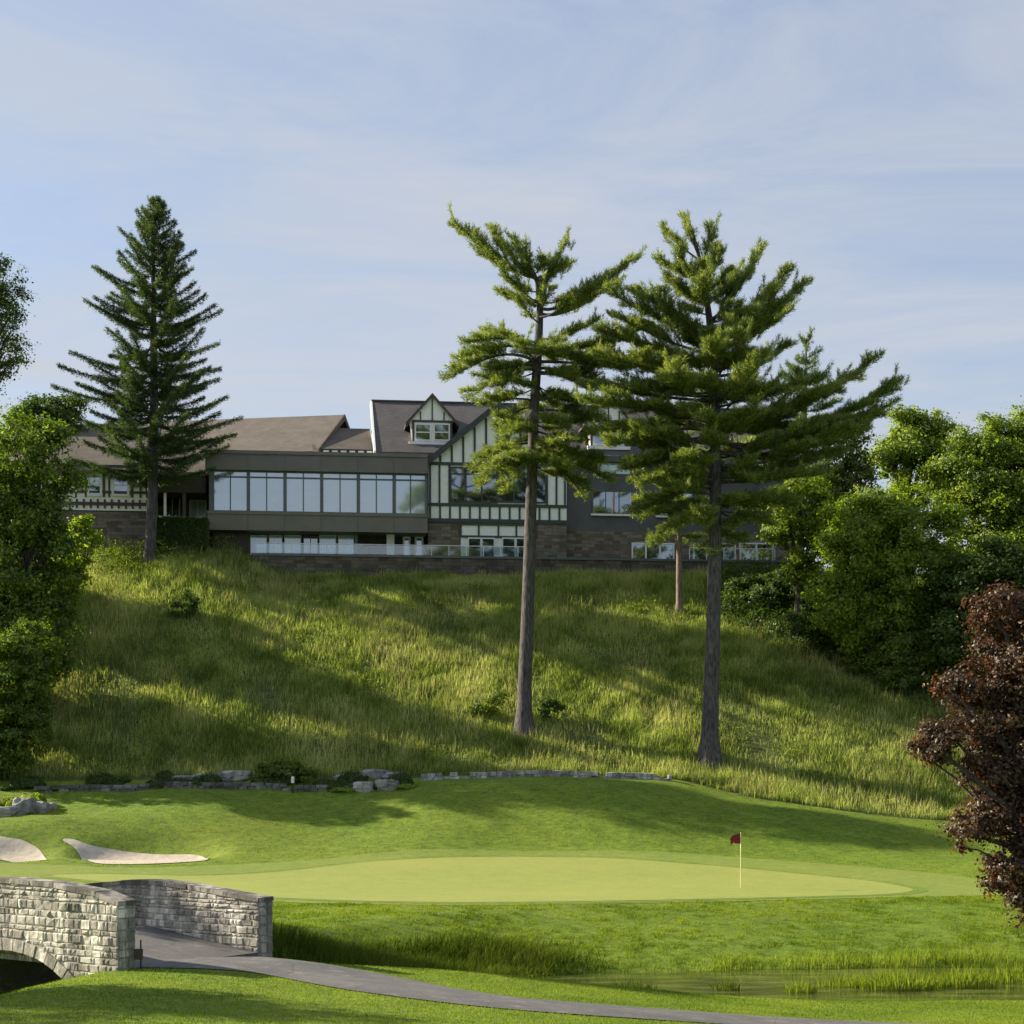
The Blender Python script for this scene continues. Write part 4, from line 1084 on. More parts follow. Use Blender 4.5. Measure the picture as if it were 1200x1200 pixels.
spruce('dark conical spruce on the hilltop before the half-timbered left wing', 117., 175, 636, 231,
       [(231, 4, 4), (250, 18, 18), (275, 30, 30), (300, 44, 40), (330, 66, 56), (365, 76, 72), (400, 88, 76), (437, 100, 84), (470, 96, 96), (495, 100, 98), (530, 90, 86), (556, 78, 78), (575, 60, 60)], 31)

def leaves(geo, Pt, Nr, size, asp=.62):
    n = len(Pt); Nr = unit(Nr)
    a = unit(np.cross(Nr, rng.normal(0, 1, (n, 3)))); b = np.cross(Nr, a)
    s = size*rng.choice([.55, .8, 1., 1.35], (n, 1), p=[.25, .3, .3, .15])*rng.uniform(.85, 1.15, (n, 1))
    V = np.stack([Pt-a*s*.5, Pt+b*s*asp*.5-Nr*s*.08, Pt+a*s*.5, Pt-b*s*asp*.5-Nr*s*.08], 1).reshape(-1, 3)
    geo.add(V, np.arange(n*4).reshape(-1, 4))

def broadleaf(name, label, basepx, D, lobes, mats, seed, leaf=.22, clump=1.0, cover=3.2, cat='tree', group=None, tr=.28, trunk_name='trunk', dens_in=.25, base=None, flat=.6, bare=0.):
    """lobes: (px, py, rx, ry, dy) ellipsoids of the crown outline, in photo pixels at distance D"""
    global rng
    rng = np.random.default_rng(seed)
    if base is None:
        base = at(basepx[0], basepx[1], D); base[2] = H(base[0], base[1])
        if cat == 'shrub': base = ground(*basepx); D = base[1]
    th = thing(name, base, label, cat, group)
    wood, lf = Geo(), Geo()
    k = D/F; ends = []
    cs, rs_, ls = [], [], []
    for (px, py, rx, ry, dy) in lobes:
        c = at(px, py, D); c[1] += dy; R = np.array([rx*k, (rx+ry)/2*k*.9, ry*k])
        area = 4*math.pi*((R[0]*R[2])**1.6075/3+(R[0]*R[1])**1.6075/3+(R[1]*R[2])**1.6075/3)**(1/1.6075)
        n = max(4, int(area/(clump**2*1.7)))
        d = unit(rng.normal(0, 1, (n, 3)))
        rad = np.where(rng.random(n) < dens_in, rng.uniform(.3, .75, n), rng.uniform(.74, 1.02, n))
        cs.append(c+d*R*rad[:, None]); rs_.append(clump*rng.uniform(.5, 1.05, n)); ls.append(np.repeat(c[None], n, 0)); ends.append(c)
    cs, rs_, ls = np.concatenate(cs), np.concatenate(rs_), np.concatenate(ls)
    nl = np.maximum(6, (1.25*cover*rs_**2*math.pi/(leaf**2*.45)).astype(int))
    idx = np.repeat(np.arange(len(cs)), nl)
    dirs = unit(rng.normal(0, 1, (len(idx), 3))); rr = np.clip(np.abs(rng.normal(.62, .38, (len(idx), 1))), .05, 1.7)
    off = dirs*rr*rs_[idx][:, None]*np.array([1, 1, flat]); 
    p = cs[idx]+off
    nrm = dirs*.5+unit(cs-ls)[idx]*.5+np.array([0, 0, .45])+rng.normal(0, .45, (len(idx), 3))
    leaves(lf, p, nrm, leaf)
    # wood: a trunk, limbs to the lobes, twigs to the clumps
    mean = np.mean(ends, 0); topz = max(e[2] for e in ends)
    fork = base+np.array([(mean[0]-base[0])*.3, (mean[1]-base[1])*.3, max(.3, (min(e[2] for e in ends)-base[2])*.6)])
    s = np.linspace(0, 1, 8)[:, None]; tp = (base-(0, 0, .3))*(1-s)+fork*s
    wood.tube(tp, np.linspace(tr*1.25, tr*.85, 8), 9)
    for e in ends:
        s = np.linspace(0, 1, 7)[:, None]; q = fork*(1-s)+e*s; q[:, 2] += (.12*np.linalg.norm(e-fork)*np.sin(s*math.pi))[:, 0]; q[1:-1] += rng.normal(0, .12*tr/.28, (5, 3))
        wood.tube(q, np.linspace(tr*.7, tr*.15, 7), 6)
    for i in rng.permutation(len(cs))[:min(len(cs), 120)]:
        j = np.argmin([np.linalg.norm(cs[i]-e) for e in ends]); e = ends[j]
        st = fork*.35+e*.65 if np.linalg.norm(fork-cs[i]) > np.linalg.norm(e-cs[i]) else fork*.5+e*.5
        s = np.linspace(0, 1, 5)[:, None]; q = st*(1-s)+cs[i]*s; q[1:-1] += rng.normal(0, .1*tr/.28, (3, 3))
        wood.tube(q, np.linspace(tr*.2, .012, 5), 4)
    wood.build(trunk_name, mats[0], th, smooth=True); lf.build('crown' if cat == 'tree' else 'foliage', mats[1], th)
    return th

M_leaf = leaf_mat('green_leaves', (.06, .105, .014), (.155, .215, .024), (.30, .345, .046), .5, None, .025)
M_leaf_y = leaf_mat('yellow_green_leaves', (.09, .135, .015), (.18, .24, .026), (.30, .34, .05), .52, None, .025)
M_leaf_m = leaf_mat('deep_green_leaves', (.04, .075, .012), (.095, .145, .018), (.19, .235, .034), .45, None, .025)
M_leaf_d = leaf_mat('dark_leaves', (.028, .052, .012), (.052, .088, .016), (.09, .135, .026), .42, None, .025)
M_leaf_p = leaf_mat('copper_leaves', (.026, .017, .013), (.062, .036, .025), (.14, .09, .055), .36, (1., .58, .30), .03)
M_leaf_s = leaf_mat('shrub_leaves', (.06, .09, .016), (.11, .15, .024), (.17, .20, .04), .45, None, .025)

# left side
broadleaf('broadleaf_tree', 'big leafy green tree drooping to the ground at the left edge', (2, 905), 99.5,
          [(16, 545, 60, 68, 0), (60, 530, 27, 42, -1), (38, 500, 32, 30, .5), (46, 610, 30, 45, -.8), (-30, 640, 80, 110, 0), (30, 660, 58, 80, -.5), (85, 560, 10, 20, 0), (15, 760, 62, 80, -.5), (48, 740, 42, 70, 0), (-5, 850, 42, 55, -.5), (-60, 780, 60, 110, 0), (28, 820, 25, 45, -.6)],
          (M_bark_dark, M_leaf_m), 41, .25, 1.15, 1.7, tr=.4)
broadleaf('broadleaf_tree', 'tall thin-leaved tree reaching in from the upper left edge', (-75, 660), 122.,
          [(-40, 380, 60, 95, 0), (5, 330, 22, 40, 0), (22, 362, 26, 22, -.5), (8, 405, 26, 34, .5), (-15, 440, 30, 20, 0), (-70, 480, 60, 60, 0), (-60, 330, 40, 60, 0)],
          (M_bark_dark, M_leaf_d), 42, .19, .75, .6, tr=.35, dens_in=.1)
broadleaf('broadleaf_tree', 'dark round tree behind the left wing roof', (55, 640), 135., [(45, 500, 38, 36, 0), (75, 480, 22, 22, 0), (20, 520, 40, 40, 0), (80, 510, 20, 30, 0)], (M_bark_dark, M_leaf_d), 43, .26, 1.1, 2.6)
broadleaf('shrub', 'bright yellow-green shrub catching the sun on the left slope', (82, 770), 99.5, [(88, 640, 26, 30, 0), (75, 675, 22, 34, 0), (66, 720, 16, 34, 0), (105, 622, 14, 18, 0), (62, 760, 14, 30, -.3)], (M_bark_dark, M_leaf_y), 44, .22, .75, 2.6, 'shrub', tr=.1, trunk_name='stem')
# right side
right = [
 ('broadleaf_tree', 'small pale yellow-green tree at the right end of the clubhouse', (935, 690), 110., [(925, 602, 28, 26, -.5), (945, 582, 30, 28, 0), (958, 612, 26, 30, 0), (912, 618, 20, 20, -.5), (950, 650, 24, 26, 0), (935, 668, 18, 18, -.3)], M_leaf_y, .22, .75, 2.0),
 ('broadleaf_tree', 'dense rounded green tree in front of the right-hand grove', (1020, 770), 104., [(1040, 640, 66, 58, 0), (1000, 640, 42, 55, .5), (985, 705, 40, 40, .3), (1045, 745, 52, 42, 0), (1000, 735, 34, 30, 0), (1095, 740, 40, 40, 0), (1075, 620, 50, 45, .5), (1050, 590, 44, 26, 0), (1000, 590, 30, 22, 0), (1030, 700, 55, 50, 0), (1085, 690, 45, 60, 0)], M_leaf, .21, 1.05, 2.6),
 ('broadleaf_tree', 'bushy-topped tree rising behind the dense rounded tree', (1060, 700), 118., [(1075, 520, 38, 34, 0), (1062, 492, 22, 20, 0), (1095, 505, 26, 24, 0), (1050, 545, 30, 36, 0), (1040, 530, 22, 24, 0), (1100, 555, 40, 40, 0)], M_leaf, .22, 1.0, 2.4),
 ('broadleaf_tree', 'large light green tree rising highest at the right edge', (1165, 720), 111., [(1165, 560, 54, 60, 0), (1150, 520, 36, 34, 0), (1130, 560, 40, 44, 0), (1195, 500, 34, 30, .5), (1210, 580, 50, 80, 0), (1130, 620, 45, 50, 0), (1180, 640, 55, 60, 0)], M_leaf, .22, 1.1, 2.4),
 ('broadleaf_tree', 'shadowed dark tree low in the right-hand grove above the copper tree', (1150, 800), 101., [(1140, 700, 50, 55, 0), (1180, 690, 50, 60, 0), (1120, 740, 34, 40, 0), (1210, 720, 40, 60, 0)], M_leaf_d, .23, 1.0, 2.6),
 ('broadleaf_tree', 'thin brownish-green tree between the pointed pine and the grove', (985, 690), 116., [(990, 540, 28, 30, 0), (1005, 555, 24, 30, 0), (970, 570, 26, 30, 0), (1000, 520, 16, 18, 0), (985, 610, 40, 40, 0)], M_leaf_s, .22, .9, 1.5),
]
for i, (nm, lab, bp, D, lobes, m, lf_, cl, cv) in enumerate(right):
    broadleaf(nm, lab, bp, D, lobes, (M_bark_dark, m), 60+i, lf_, cl, cv)
shr = [('pale green shrub at the foot of the right-hand grove', (1068, 812), 96., [(1062, 765, 34, 30, 0), (1085, 752, 28, 26, 0), (1045, 780, 22, 24, 0), (1075, 790, 34, 26, 0), (1055, 800, 26, 18, 0), (1095, 795, 20, 20, 0)], M_leaf_s),
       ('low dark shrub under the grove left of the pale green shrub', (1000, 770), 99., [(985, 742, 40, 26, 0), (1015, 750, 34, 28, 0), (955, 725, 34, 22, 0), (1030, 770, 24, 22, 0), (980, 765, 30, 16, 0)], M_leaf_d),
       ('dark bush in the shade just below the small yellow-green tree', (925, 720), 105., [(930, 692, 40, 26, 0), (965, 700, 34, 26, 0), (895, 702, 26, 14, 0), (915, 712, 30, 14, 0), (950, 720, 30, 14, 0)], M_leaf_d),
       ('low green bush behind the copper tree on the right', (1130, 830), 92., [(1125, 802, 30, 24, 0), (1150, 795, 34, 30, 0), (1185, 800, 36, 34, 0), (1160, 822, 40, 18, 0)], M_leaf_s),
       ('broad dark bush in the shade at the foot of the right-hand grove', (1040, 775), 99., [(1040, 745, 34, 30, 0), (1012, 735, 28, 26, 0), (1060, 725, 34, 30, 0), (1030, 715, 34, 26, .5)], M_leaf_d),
       ('small mid-green bush at the upper edge of the sunlit grass below the grove', (1010, 792), 97., [(1008, 778, 20, 15, 0), (1025, 782, 14, 12, 0)], M_leaf_s),
       ('dark low bush below the terrace right of the broad pine trunk', (880, 705), 110., [(880, 690, 26, 14, 0), (905, 686, 20, 14, 0), (862, 694, 14, 10, 0)], M_leaf_d),
       ('small leafy bush left of the tall pine trunk', (572, 842), 99.5, [(570, 828, 14, 9, 0), (585, 820, 12, 10, 0), (558, 832, 8, 6, 0)], M_leaf_s),
       ('small dark bush right of the tall pine trunk', (640, 845), 99.2, [(640, 830, 12, 11, 0), (652, 826, 8, 8, 0)], M_leaf_d),
       ('wide clipped shrub above the rock edging at the foot of the hill', (335, 918), 93.5, [(335, 902, 26, 12, 0), (318, 905, 16, 11, 0), (352, 905, 18, 11, 0)], M_leaf_s),
       ('dark bush on the slope below the spruce', (220, 722), 109., [(220, 705, 14, 14, 0), (212, 715, 12, 10, 0)], M_leaf_d),
       ('tall leafy bush filling the foot of the big tree at the left edge', (12, 912), 93., [(8, 800, 48, 60, 0), (32, 770, 36, 44, .3), (20, 855, 40, 44, 0), (-30, 840, 40, 60, 0), (38, 830, 22, 40, 0), (-5, 890, 40, 22, -.3)], M_leaf_m),
       ('light green bush at the foot of the spruce trunk', (160, 640), 117.5, [(158, 622, 9, 14, 0), (163, 612, 6, 8, 0)], M_leaf_y)]
for i, (lab, bp, D, lobes, m) in enumerate(shr):
    broadleaf('shrub', lab, bp, D, lobes, (M_bark_dark, m), 80+i, .17, .5, 2.6, 'shrub', tr=.05, trunk_name='stem')
# copper tree in the right foreground
broadleaf('copper_tree', 'copper-leaved tree hanging in from the right edge, nearest of all the trees', (1330, 1110), 40.,
          [(1180, 715, 42, 26, 0), (1150, 712, 16, 18, -.3), (1215, 760, 70, 60, 0), (1140, 800, 38, 28, 0), (1108, 808, 18, 18, -.3), (1190, 830, 60, 40, 0), (1120, 868, 44, 26, 0), (1085, 876, 24, 14, -.3), (1180, 890, 60, 50, 0), (1230, 900, 90, 90, .5), (1165, 945, 42, 36, 0), (1135, 970, 24, 30, -.3), (1195, 1000, 42, 50, 0), (1165, 1030, 22, 26, -.3), (1195, 1055, 20, 22, -.3), (1250, 1010, 50, 60, 0), (1290, 820, 100, 140, .5), (1300, 960, 90, 110, 0)],
          (M_bark_dark, M_leaf_p), 55, .105, .42, 2.0, tr=.22, flat=.7)

# trees standing just outside the left edge, whose shade crosses the slope and the near lawn
def stand(label, base, h, r, n, m, seed, leaf, cover, tr):
    b = np.array([base[0], base[1], float(H(base[0], base[1]))]); k = b[1]/F
    px, py = CX+b[0]/k, HY-(b[2]-CAMZ)/k; R = r/k; r_ = np.random.default_rng(seed)
    lobes = [(px+r_.uniform(-.55, .55)*R, py-(h-r)/k*r_.uniform(.62, 1.), R*r_.uniform(.4, .62), R*r_.uniform(.4, .6), r_.uniform(-.5, .5)*r) for _ in range(n)]
    return broadleaf('broadleaf_tree', label, None, b[1], lobes, (M_bark_dark, m), seed, leaf, 1.1, cover, tr=tr, base=b)
OFF = [('rounded tree on the slope just outside the left edge', (-36., 110), 10., 4.2, 7, M_leaf, 101, .25, 2.6, .25),
       ('tall airy tree beside the stream outside the left edge', (-27., 49.5), 17., 4.4, 8, M_leaf, 104, .25, 1.7, .3),
       ('airy tree on the near lawn outside the left edge', (-18.5, 33.), 10.5, 3.2, 7, M_leaf, 105, .2, .9, .22),
       ('airy tree farthest left on the near lawn outside the left edge', (-26., 31.), 12., 3.6, 7, M_leaf, 107, .2, .9, .22),
       ('tall airy tree beyond the bridge outside the left edge', (-33., 54.), 20., 5.2, 9, M_leaf_d, 106, .25, 1.8, .35)]
OFF += [('full green tree on the slope just outside the right edge', (41., 107.), 15., 5.5, 9, M_leaf, 111, .25, 2.2, .3),
        ('dark bushy tree lower down outside the right edge', (39., 98.), 10., 4.5, 8, M_leaf_d, 112, .25, 2.2, .25),
        ('tall green tree on the hilltop outside the right edge', (47., 118.), 17., 6., 9, M_leaf, 113, .27, 2.0, .35)]
for o in OFF: stand(*o)

# ------------------------------------------------------------------ grasses
def blades(name, label, Pxy, hgt, wid, mat, lean=.35, wind=(.15, -.05), sink=.03, zoff=0.):
    """one mesh of bent three-face blades standing on the ground"""
    n = len(Pxy); x, y = Pxy[:, 0], Pxy[:, 1]
    b = np.stack([x, y, H(x, y)-sink+zoff], 1)
    h = np.broadcast_to(hgt, (n,))[:, None]*rng.uniform(.55, 1.15, (n, 1)); wd = wid*rng.uniform(.7, 1.3, (n, 1))*.5
    an = rng.uniform(0, 6.283, n); s = np.stack([np.cos(an), np.sin(an), np.zeros(n)], 1)
    ld = rng.normal(0, lean, (n, 3))*np.array([1, 1, 0])+np.array([wind[0], wind[1], 0])
    m = b+(ld*.35+np.array([0, 0, .55]))*h; t = b+(ld+np.array([0, 0, .95]))*h
    V = np.stack([b-s*wd, b+s*wd, m-s*wd*.8, m+s*wd*.8, t], 1).reshape(-1, 3)
    k = np.arange(n)[:, None]*5
    g = Geo(); g.add(V, [k+np.array([[0, 1, 3, 2]]), k+np.array([[2, 3, 4]])])
    o = g.build(name, mat); return tag(o, label, kind='stuff')
def scatter(n, x0, x1, y0, y1, keep):
    P = np.column_stack([rng.uniform(x0, x1, n), rng.uniform(y0, y1, n)]); return P[keep(P[:, 0], P[:, 1])]
def pnoise(x, y, s, seed):
    r = np.random.default_rng(seed); v = np.zeros(len(x))
    for i in range(6):
        a = r.uniform(0, 6.28); f = s*r.uniform(.5, 2.2); v += np.sin((x*math.cos(a)+y*math.sin(a))*f+r.uniform(0, 6.28))/(1+.35*i)
    return v
def gnoise(x, y, cell, seed):
    r = np.random.default_rng(seed); G = r.normal(0, 1, (256, 256)); a, b = x/cell, y/cell
    i, j = np.floor(a).astype(int), np.floor(b).astype(int); u, v = a-i, b-j; u = u*u*(3-2*u); v = v*v*(3-2*v)
    g = lambda p, q: G[p % 256, q % 256]
    return (g(i, j)*(1-u)+g(i+1, j)*u)*(1-v)+(g(i, j+1)*(1-u)+g(i+1, j+1)*u)*v
rng = np.random.default_rng(77)
M_tall = grass_mat('tall_grass', [(.1, (.07, .105, .022)), (.36, (.17, .225, .052)), (.58, (.33, .39, .115)), (.85, (.56, .57, .25))], .5)
M_rough = grass_mat('rough_grass', [(.1, (.05, .095, .008)), (.45, (.135, .20, .015)), (.8, (.29, .34, .045))], .4)
M_straw = grass_mat('dry_straw', [(.1, (.22, .24, .09)), (.5, (.42, .40, .19)), (.85, (.60, .54, .30))], .4)
M_reed = grass_mat('reed_leaves', [(.1, (.08, .12, .014)), (.5, (.19, .25, .03)), (.85, (.32, .36, .065))], .5)
M_sedge = grass_mat('sedge', [(.1, (.04, .07, .01)), (.5, (.085, .12, .016)), (.85, (.15, .18, .035))])
hp = scatter(1150000, -50, 50, 86, 121, lambda x, y: (y > foot_y(x)+.2) & (y < 120.9+.12*(x+18)) & (np.abs(x) < .40*y) & (pnoise(x, y, .9, 3) > rng.normal(-1.2, 1.2, len(x))))
hh = .46+.10*gnoise(hp[:, 0], hp[:, 1], 3.2, 4)+.10*gnoise(hp[:, 0], hp[:, 1], .8, 5)
blades('tall_grass', 'tall unmown grass covering the hill', hp, np.clip(hh, .15, 1.0)*rng.choice([.7, 1., 1.4], len(hp), p=[.45, .4, .15]), .027, M_tall, .2, (.05, -.02))
sp = hp[rng.permutation(len(hp))[:len(hp)//9]]; sp = sp[gnoise(sp[:, 0], sp[:, 1], 4., 8)+.6*gnoise(sp[:, 0], sp[:, 1], 1.1, 9) > -.1]
blades('seed_stalks', 'pale dry seed stalks standing among the tall hill grass', sp+rng.normal(0, .05, sp.shape), .82, .026, M_straw, .16, (.06, -.02))
wd_ = scatter(26000, -42, 36, 90, 120, lambda x, y: (y > foot_y(x)+.6) & (np.abs(x) < .33*y) & (gnoise(x, y, 2.2, 31) > 1.1))
d_ = unit(rng.normal(0, 1, (len(wd_)*3, 3))); q_ = np.repeat(wd_, 3, 0)+rng.normal(0, .12, (len(wd_)*3, 2)); g = Geo(); leaves(g, np.column_stack([q_, H(q_[:, 0], q_[:, 1])+rng.uniform(.08, .62, len(q_))]), d_+np.array([0, 0, .6]), .15)
tag(g.build('hill_weeds', M_leaf_s), 'patches of broad-leaved weeds in the hill grass', kind='stuff')
def off_path(x, y): return ~inside(path_poly, x, y)
def bank(x, y):
    d, wd, sd = stream_dist(x, y); return (sd > 0) & (d > wd+.1) & ~inside(apron, x, y) & (y < 66)
rp = scatter(600000, -22, 26, 36, 63, lambda x, y: bank(x, y) & (np.abs(x) < .34*y) & off_path(x, y) & ~((np.hypot(x+9.6, y-38.2) < 4.3)))
blades('rough_grass', 'shaggy rough grass on the bank between green and pond', rp, np.clip(.085+.02*gnoise(rp[:, 0], rp[:, 1], 1.7, 6)+.045*gnoise(rp[:, 0], rp[:, 1], .33, 16), .055, .26), .017, M_rough, .4, (.1, 0))
def fore(x, y):
    d, wd, sd = stream_dist(x, y); return (sd < 0) & (d > wd+.2) & off_path(x, y)
fp = scatter(330000, -16, 20, 24, 46, lambda x, y: fore(x, y) & (np.abs(x) < .32*y))
blades('lawn_grass', 'short mown lawn grass in the foreground', fp, .045, .011, M_rough, .45, (.1, 0), .005)
wp = scatter(150000, -45, 30, 60, 92, lambda x, y: (y < foot_y(x)-.3) & ~inside(apron, x, y) & (np.abs(x) < .33*y) & (np.hypot((x+17.4)/4.3, (y-81.2)/2.5) > 1) & (np.hypot((x+23.6)/2.5, (y-80.6)/2.5) > 1))
blades('mound_grass', 'mown grass on the mound behind the green', wp, np.clip(.05+.03*gnoise(wp[:, 0], wp[:, 1], .5, 9), .015, .12), .022, M_rough, .4, (.1, 0), .01)
# overgrown stream edge left of the pond, and the pale reed fringe of the far bank
def fringe(x, y, a, b):
    d, wd, sd = stream_dist(x, y); return (sd > 0) & (d > wd+a) & (d < wd+b)
ep = scatter(60000, -8, 4, 40, 56, lambda x, y: fringe(x, y, .1, 3.4) & off_path(x, y) & (x < 1.5+rng.normal(0, .8, len(x))) & (np.hypot(x+9.6, y-38.2) > 4.2))
blades('sedge', 'dark overgrown sedge along the stream by the bridge', ep, np.clip(.42+.13*pnoise(ep[:, 0], ep[:, 1], 1., 12), .15, .8), .02, M_sedge, .35, (.15, 0))
ep = scatter(40000, 0, 28, 44, 54, lambda x, y: fringe(x, y, -.05, .75+.25*pnoise(x, y, .8, 2)))
blades('reeds', 'pale reed fringe along the far edge of the pond', ep, np.clip((.10+.026*ep[:, 0])*(1+.25*pnoise(ep[:, 0], ep[:, 1], 1.3, 5)), .12, .75), .02, M_reed, .3, (.12, 0))
def near_edge(x, y, a, b):
    d, wd, sd = stream_dist(x, y); return (sd < 0) & (d > wd+a) & (d < wd+b)
ep = scatter(14000, -16, -5, 30, 40, lambda x, y: near_edge(x, y, -.1, 1.3) & (rng.random(len(x)) < .9) & off_path(x, y))
blades('bank_grass', 'longer grass fringing the near bank below the arch', ep, .26, .018, M_rough, .35, (.12, 0))
# reed clumps standing in the pond: each a thing
clumps = [('small dark reed clump in the pond, leftmost of the clumps', 742, 1158, .55, .28, 160, M_sedge), ('short dark reed clump in open water left of the flag', 852, 1160, .35, .34, 120, M_sedge),
          ('tiny bright reed clump at the near edge below the flag', 938, 1163, .38, .42, 150, M_reed), ('broad bushy reed clump in the right half of the pond', 1052, 1158, 1.05, .55, 700, M_reed),
          ('feathery reed clump just left of the copper tree drip line', 1128, 1156, .8, .62, 420, M_reed), ('thin pale reed clump in the middle of the pond right of the flag', 990, 1156, .7, .42, 260, M_reed),
          ('bright reed clump at the right edge of the pond', 1190, 1150, .95, .6, 480, M_reed), ('flat low reed clump in the far left corner of the pond', 610, 1150, .9, .2, 220, M_sedge)]
for lab, px, py, r, h, n, m in clumps:
    h *= 1.1
    D = (CAMZ-WATER_Z)*F/(py-HY); c = at(px, py, D)
    a = rng.uniform(0, 6.283, n); q = r*np.sqrt(rng.random(n)); x = c[0]+np.cos(a)*q*1.15; y = c[1]+np.sin(a)*q*.6
    b = np.stack([x, y, np.full(n, WATER_Z-.08)], 1); hh = h*rng.uniform(.5, 1.15, (n, 1))*(1.1-.5*(q/r))[:, None]+.08
    an = rng.uniform(0, 6.283, n); s = np.stack([np.cos(an), np.sin(an), 0*an], 1)*.011
    ld = np.stack([np.cos(a)*q/r*.35, np.sin(a)*q/r*.35, 0*a], 1)+rng.normal(0, .16, (n, 3))*np.array([1, 1, 0])
    m1 = b+(ld*.3+np.array([0, 0, .6]))*hh; t = b+(ld+np.array([0, 0, 1.]))*hh
    V = np.stack([b-s, b+s, m1-s*.8, m1+s*.8, t], 1).reshape(-1, 3); k = np.arange(n)[:, None]*5
    g = Geo(); g.add(V, [k+np.array([[0, 1, 3, 2]]), k+np.array([[2, 3, 4]])])
    tag(g.build('reed_clump', m, loc=(c[0], c[1], WATER_Z)), lab, 'reeds', 'reed clumps standing in the pond')

# ------------------------------------------------------------------ stones at the foot of the hill
def stone_wall(label, pts, h, mat, seed, gap=0.):
    r = random.Random(seed); g = Geo(); P_ = np.array(pts, float)
    s = spline(P_, 12, False); d = np.concatenate([[0], np.cumsum(np.hypot(*np.diff(s, axis=0).T))])
    z = 0.
    while z < h-.06:
        t = r.uniform(0, .4); ch = min(h-z, r.uniform(.15, .24))
        while t < d[-1]:
            L = r.uniform(.3, .85)
            if r.random() > gap:
                x = np.interp([t, t+L], d, s[:, 0]); y = np.interp([t, t+L], d, s[:, 1])
                zb = float(H(x.mean(), y.mean()))-.12; o = r.uniform(-.07, .07)+z*.12; j = lambda: r.uniform(-.03, .03)
                g.hexa([(x[0]+.01, y[0]-.2+o+j(), zb+z), (x[1]-.01, y[1]-.2+o+j(), zb+z), (x[0]+.01, y[0]+.25, zb+z), (x[1]-.01, y[1]+.25, zb+z),
                        (x[0]+.02, y[0]-.17+o+j(), zb+z+ch-.01+j()), (x[1]-.02, y[1]-.17+o+j(), zb+z+ch-.01+j()), (x[0]+.02, y[0]+.25, zb+z+ch), (x[1]-.02, y[1]+.25, zb+z+ch)])
            t += L
        z += ch
    x, y = s[len(s)//2]; o = g.build('dry_stone_wall', mat, loc=(x, y, float(H(x, y)))); return tag(o, label, 'stone wall')
M_wall_l = block_mat('pale_wall_stone', (.26, .26, .25), (.38, .38, .36), (.52, .51, .48), .5)
M_wall_d = block_mat('grey_wall_stone', (.10, .10, .095), (.16, .155, .15), (.26, .25, .24), .5)
FY = lambda x: float(np.interp(x, KX, YM))
stone_wall('low pale dry-stone wall behind the mound right of centre', [(x, FY(x)+1.7+.25*math.sin(x)) for x in np.linspace(-5.0, 8.6, 9)], .46, M_wall_l, 1, .1)
stone_wall('low grey dry-stone edging along the left foot of the hill', [(x, FY(x)+.8+.2*math.sin(x*1.3)) for x in np.linspace(-25.5, -6.2, 12)], .42, M_wall_d, 2, .05)
def boulder(label, px, py, D, size, seed, mat, group):
    c = at(px, py, D); z = float(H(c[0], c[1])); c[2] = z+size[2]*.45
    g = Geo(); rock(g, c, size, seed); o = g.build('boulder', mat, loc=(c[0], c[1], z), smooth=True)
    for p in o.data.polygons: p.use_smooth = False
    return tag(o, label, 'boulder', group)
D0 = ground(30, 955)[1]
for i, (lab, px, py, dd, sz) in enumerate([('squarish pale boulder below the plants at the left edge', 4, 960, 0, (.75, .5, .32)), ('dark-pitted rounded boulder in the middle of the left edge row', 28, 950, .6, (.62, .5, .55)),
                                           ('flat-topped pale boulder right of the dark-pitted one', 46, 945, 1.2, (.55, .45, .36)), ('small boulder ending the left edge row', 58, 941, 1.8, (.35, .3, .24)), ('long flat stone half under the plants at the picture edge', -18, 957, 0, (.7, .5, .25))]):
    boulder(lab, px, py, D0+dd, sz, 10+i, M_rock if i != 1 else M_rock_grey, 'boulders edging the plant bed at the left')
rocks = [('large whitish rock slab left of the wide clipped shrub', 250, 914, .9, (1.1, .5, .3)), ('whitish rock beside the slab left of the clipped shrub', 275, 911, 1.3, (.9, .5, .32)), ('low grey rock at the far end of the whitish slabs', 220, 917, .9, (.9, .5, .22)),
         ('pale flat rock right of the wide clipped shrub', 410, 913, .9, (.9, .4, .28)), ('grey rock above the pale flat rock', 440, 910, 1.6, (.8, .5, .3)), ('pale square stone at the lawn edge near the mound', 425, 931, -.6, (.55, .35, .34)),
         ('dark blocky stone where the edging meets the mound', 455, 929, -.5, (.7, .4, .36)), ('pale rock tucked by the left end of the pale wall', 462, 914, 1.2, (.6, .4, .28))]
for i, (lab, px, py, dy, sz) in enumerate(rocks):
    x = (px-CX)/F*91; boulder(lab, px, py, FY(x)+1.2+dy, sz, 30+i, (M_rock_grey, M_rock, M_rock_grey, M_rock_grey, M_rock_grey, M_rock, M_rock_grey, M_rock_grey)[i], 'rocks along the foot of the hill')
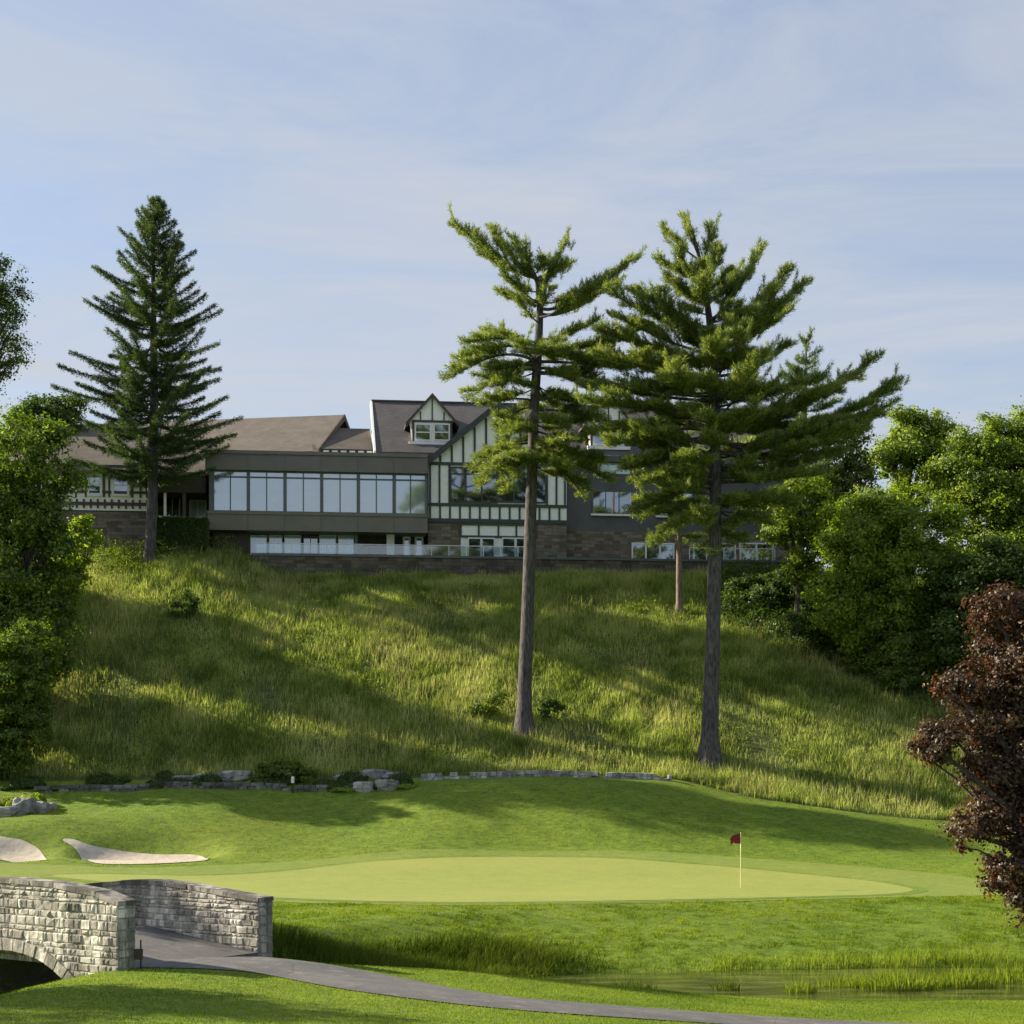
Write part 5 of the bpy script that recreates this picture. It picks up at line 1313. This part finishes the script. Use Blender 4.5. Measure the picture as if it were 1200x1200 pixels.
# low planting between the stones
def planting(name, label, n, xr, yf, size, mat, h, seed):
    global rng
    rng = np.random.default_rng(seed)
    m = int((xr[1]-xr[0])*1.6); cx = rng.uniform(*xr, m); cy = yf(cx)+rng.uniform(0, 1.6, m); R = rng.uniform(.25, .6, m); hh = R*rng.uniform(.5, 1.1, m)*h
    i = rng.integers(0, m, n); d = unit(rng.normal(0, 1, (n, 3))); d[:, 2] = np.abs(d[:, 2])
    p = np.stack([cx[i]+d[:, 0]*R[i]*1.3, cy[i]+d[:, 1]*R[i], H(cx[i], cy[i])+d[:, 2]*hh[i]*rng.uniform(.5, 1, n)+.02], 1)
    g = Geo(); leaves(g, p, d+rng.normal(0, .4, (n, 3)), size); tag(g.build(name, mat), label, kind='stuff')
fy = lambda x: np.interp(x, KX, YM)
planting('ground_cover', 'low dark planting along the stone edging at the foot of the hill', 30000, (-27, -6), lambda x: fy(x)+.9, .13, M_leaf_d, 1.3, 5)
planting('ground_cover', 'yellow-green low plants among the rocks near the mound', 5000, (-11, -5.5), lambda x: fy(x)+.5, .12, M_leaf_y, .9, 6)
planting('ground_cover', 'bright leafy plants behind the boulders at the left edge', 9000, (-29, -24.2), lambda x: D0+.4+(x+29)*.25, .14, M_leaf_y, 1.5, 7)
# clipped hedge before the porch
th = thing('hedge', P_ if False else W(P(210, 630, -1)[0], -1., 19.6), 'dark clipped hedge in front of the porch beside the spruce', 'hedge')
rng = np.random.default_rng(8)
u0, u1, z0, z1 = P(180, 632, -1)[0], P(243, 632, -1)[0], 19.3, P(210, 608, -1)[1]
n = 22000; q = rng.random((n, 3)); k = rng.integers(0, 4, n); q[k == 0, 1] = 0; q[k == 1, 2] = 1; q[k == 2, 0] = np.round(q[k == 2, 0])
Pn = np.array([W(u0+a*(u1-u0), -1.6+b*1.5, z0+c*(z1-z0)) for a, b, c in q])+rng.normal(0, .05, (n, 3))
g = Geo(); leaves(g, Pn, np.stack([q[:, 0]-.5, q[:, 1]-.6, q[:, 2]-.3], 1)+rng.normal(0, .4, (n, 3)), .14); g.build('foliage', M_leaf_d, th)
g = Geo()
for t in np.linspace(.05, .95, 12):
    b = W(u0+t*(u1-u0), -.85, 19.0); g.tube([b, (b[0], b[1], z1-.3)], [.04, .015], 5)
g.build('stem', M_bark_dark, th)
# path light among the plants
p = at(343, 925, FY(-11.7)+.3); p[2] = float(H(p[0], p[1]))
th = thing('garden_light', p, 'small post light with a pale head before the clipped shrub', 'garden light')
g = Geo(); g.tube([p-(0, 0, .1), p+(0, 0, .5)], .05, 8); g.build('post', M_darkmetal, th)
g = Geo(); g.tube([p+(0, 0, .5), p+(0, 0, .52), p+(0, 0, .82), p+(0, 0, .86)], [.04, .09, .09, .05], 10); g.build('lamp_head', M_frame_w, th)

# shaded ivy and scrub on the slope under the grove
def scrub(name, label, poly_px, n, per, size, mat, seed):
    global rng
    rng = np.random.default_rng(seed); pp = np.array(poly_px, float); lo, hi = pp.min(0), pp.max(0); C_ = []
    while len(C_) < n:
        q = rng.uniform(lo, hi)
        if inside(pp, q[:1], q[1:])[0]: C_.append(ground(*q))
    C_ = np.array(C_); i = np.repeat(np.arange(n), per); d = unit(rng.normal(0, 1, (n*per, 3))); d[:, 2] = np.abs(d[:, 2])
    R_ = rng.uniform(.55, 1.35, n)[i]; p = C_[i]+d*R_[:, None]*np.array([1.1, 1, .8]); p[:, 2] = H(p[:, 0], p[:, 1])+d[:, 2]*R_*1.05+.05
    g = Geo(); leaves(g, p, d+rng.normal(0, .4, (n*per, 3)), size); tag(g.build(name, mat), label, kind='stuff')
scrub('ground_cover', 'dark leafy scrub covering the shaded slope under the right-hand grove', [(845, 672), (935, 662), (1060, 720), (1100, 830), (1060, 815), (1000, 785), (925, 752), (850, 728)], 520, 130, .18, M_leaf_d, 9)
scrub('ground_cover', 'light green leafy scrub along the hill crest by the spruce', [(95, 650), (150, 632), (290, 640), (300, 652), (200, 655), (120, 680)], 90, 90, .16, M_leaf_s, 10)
cleanup_props()
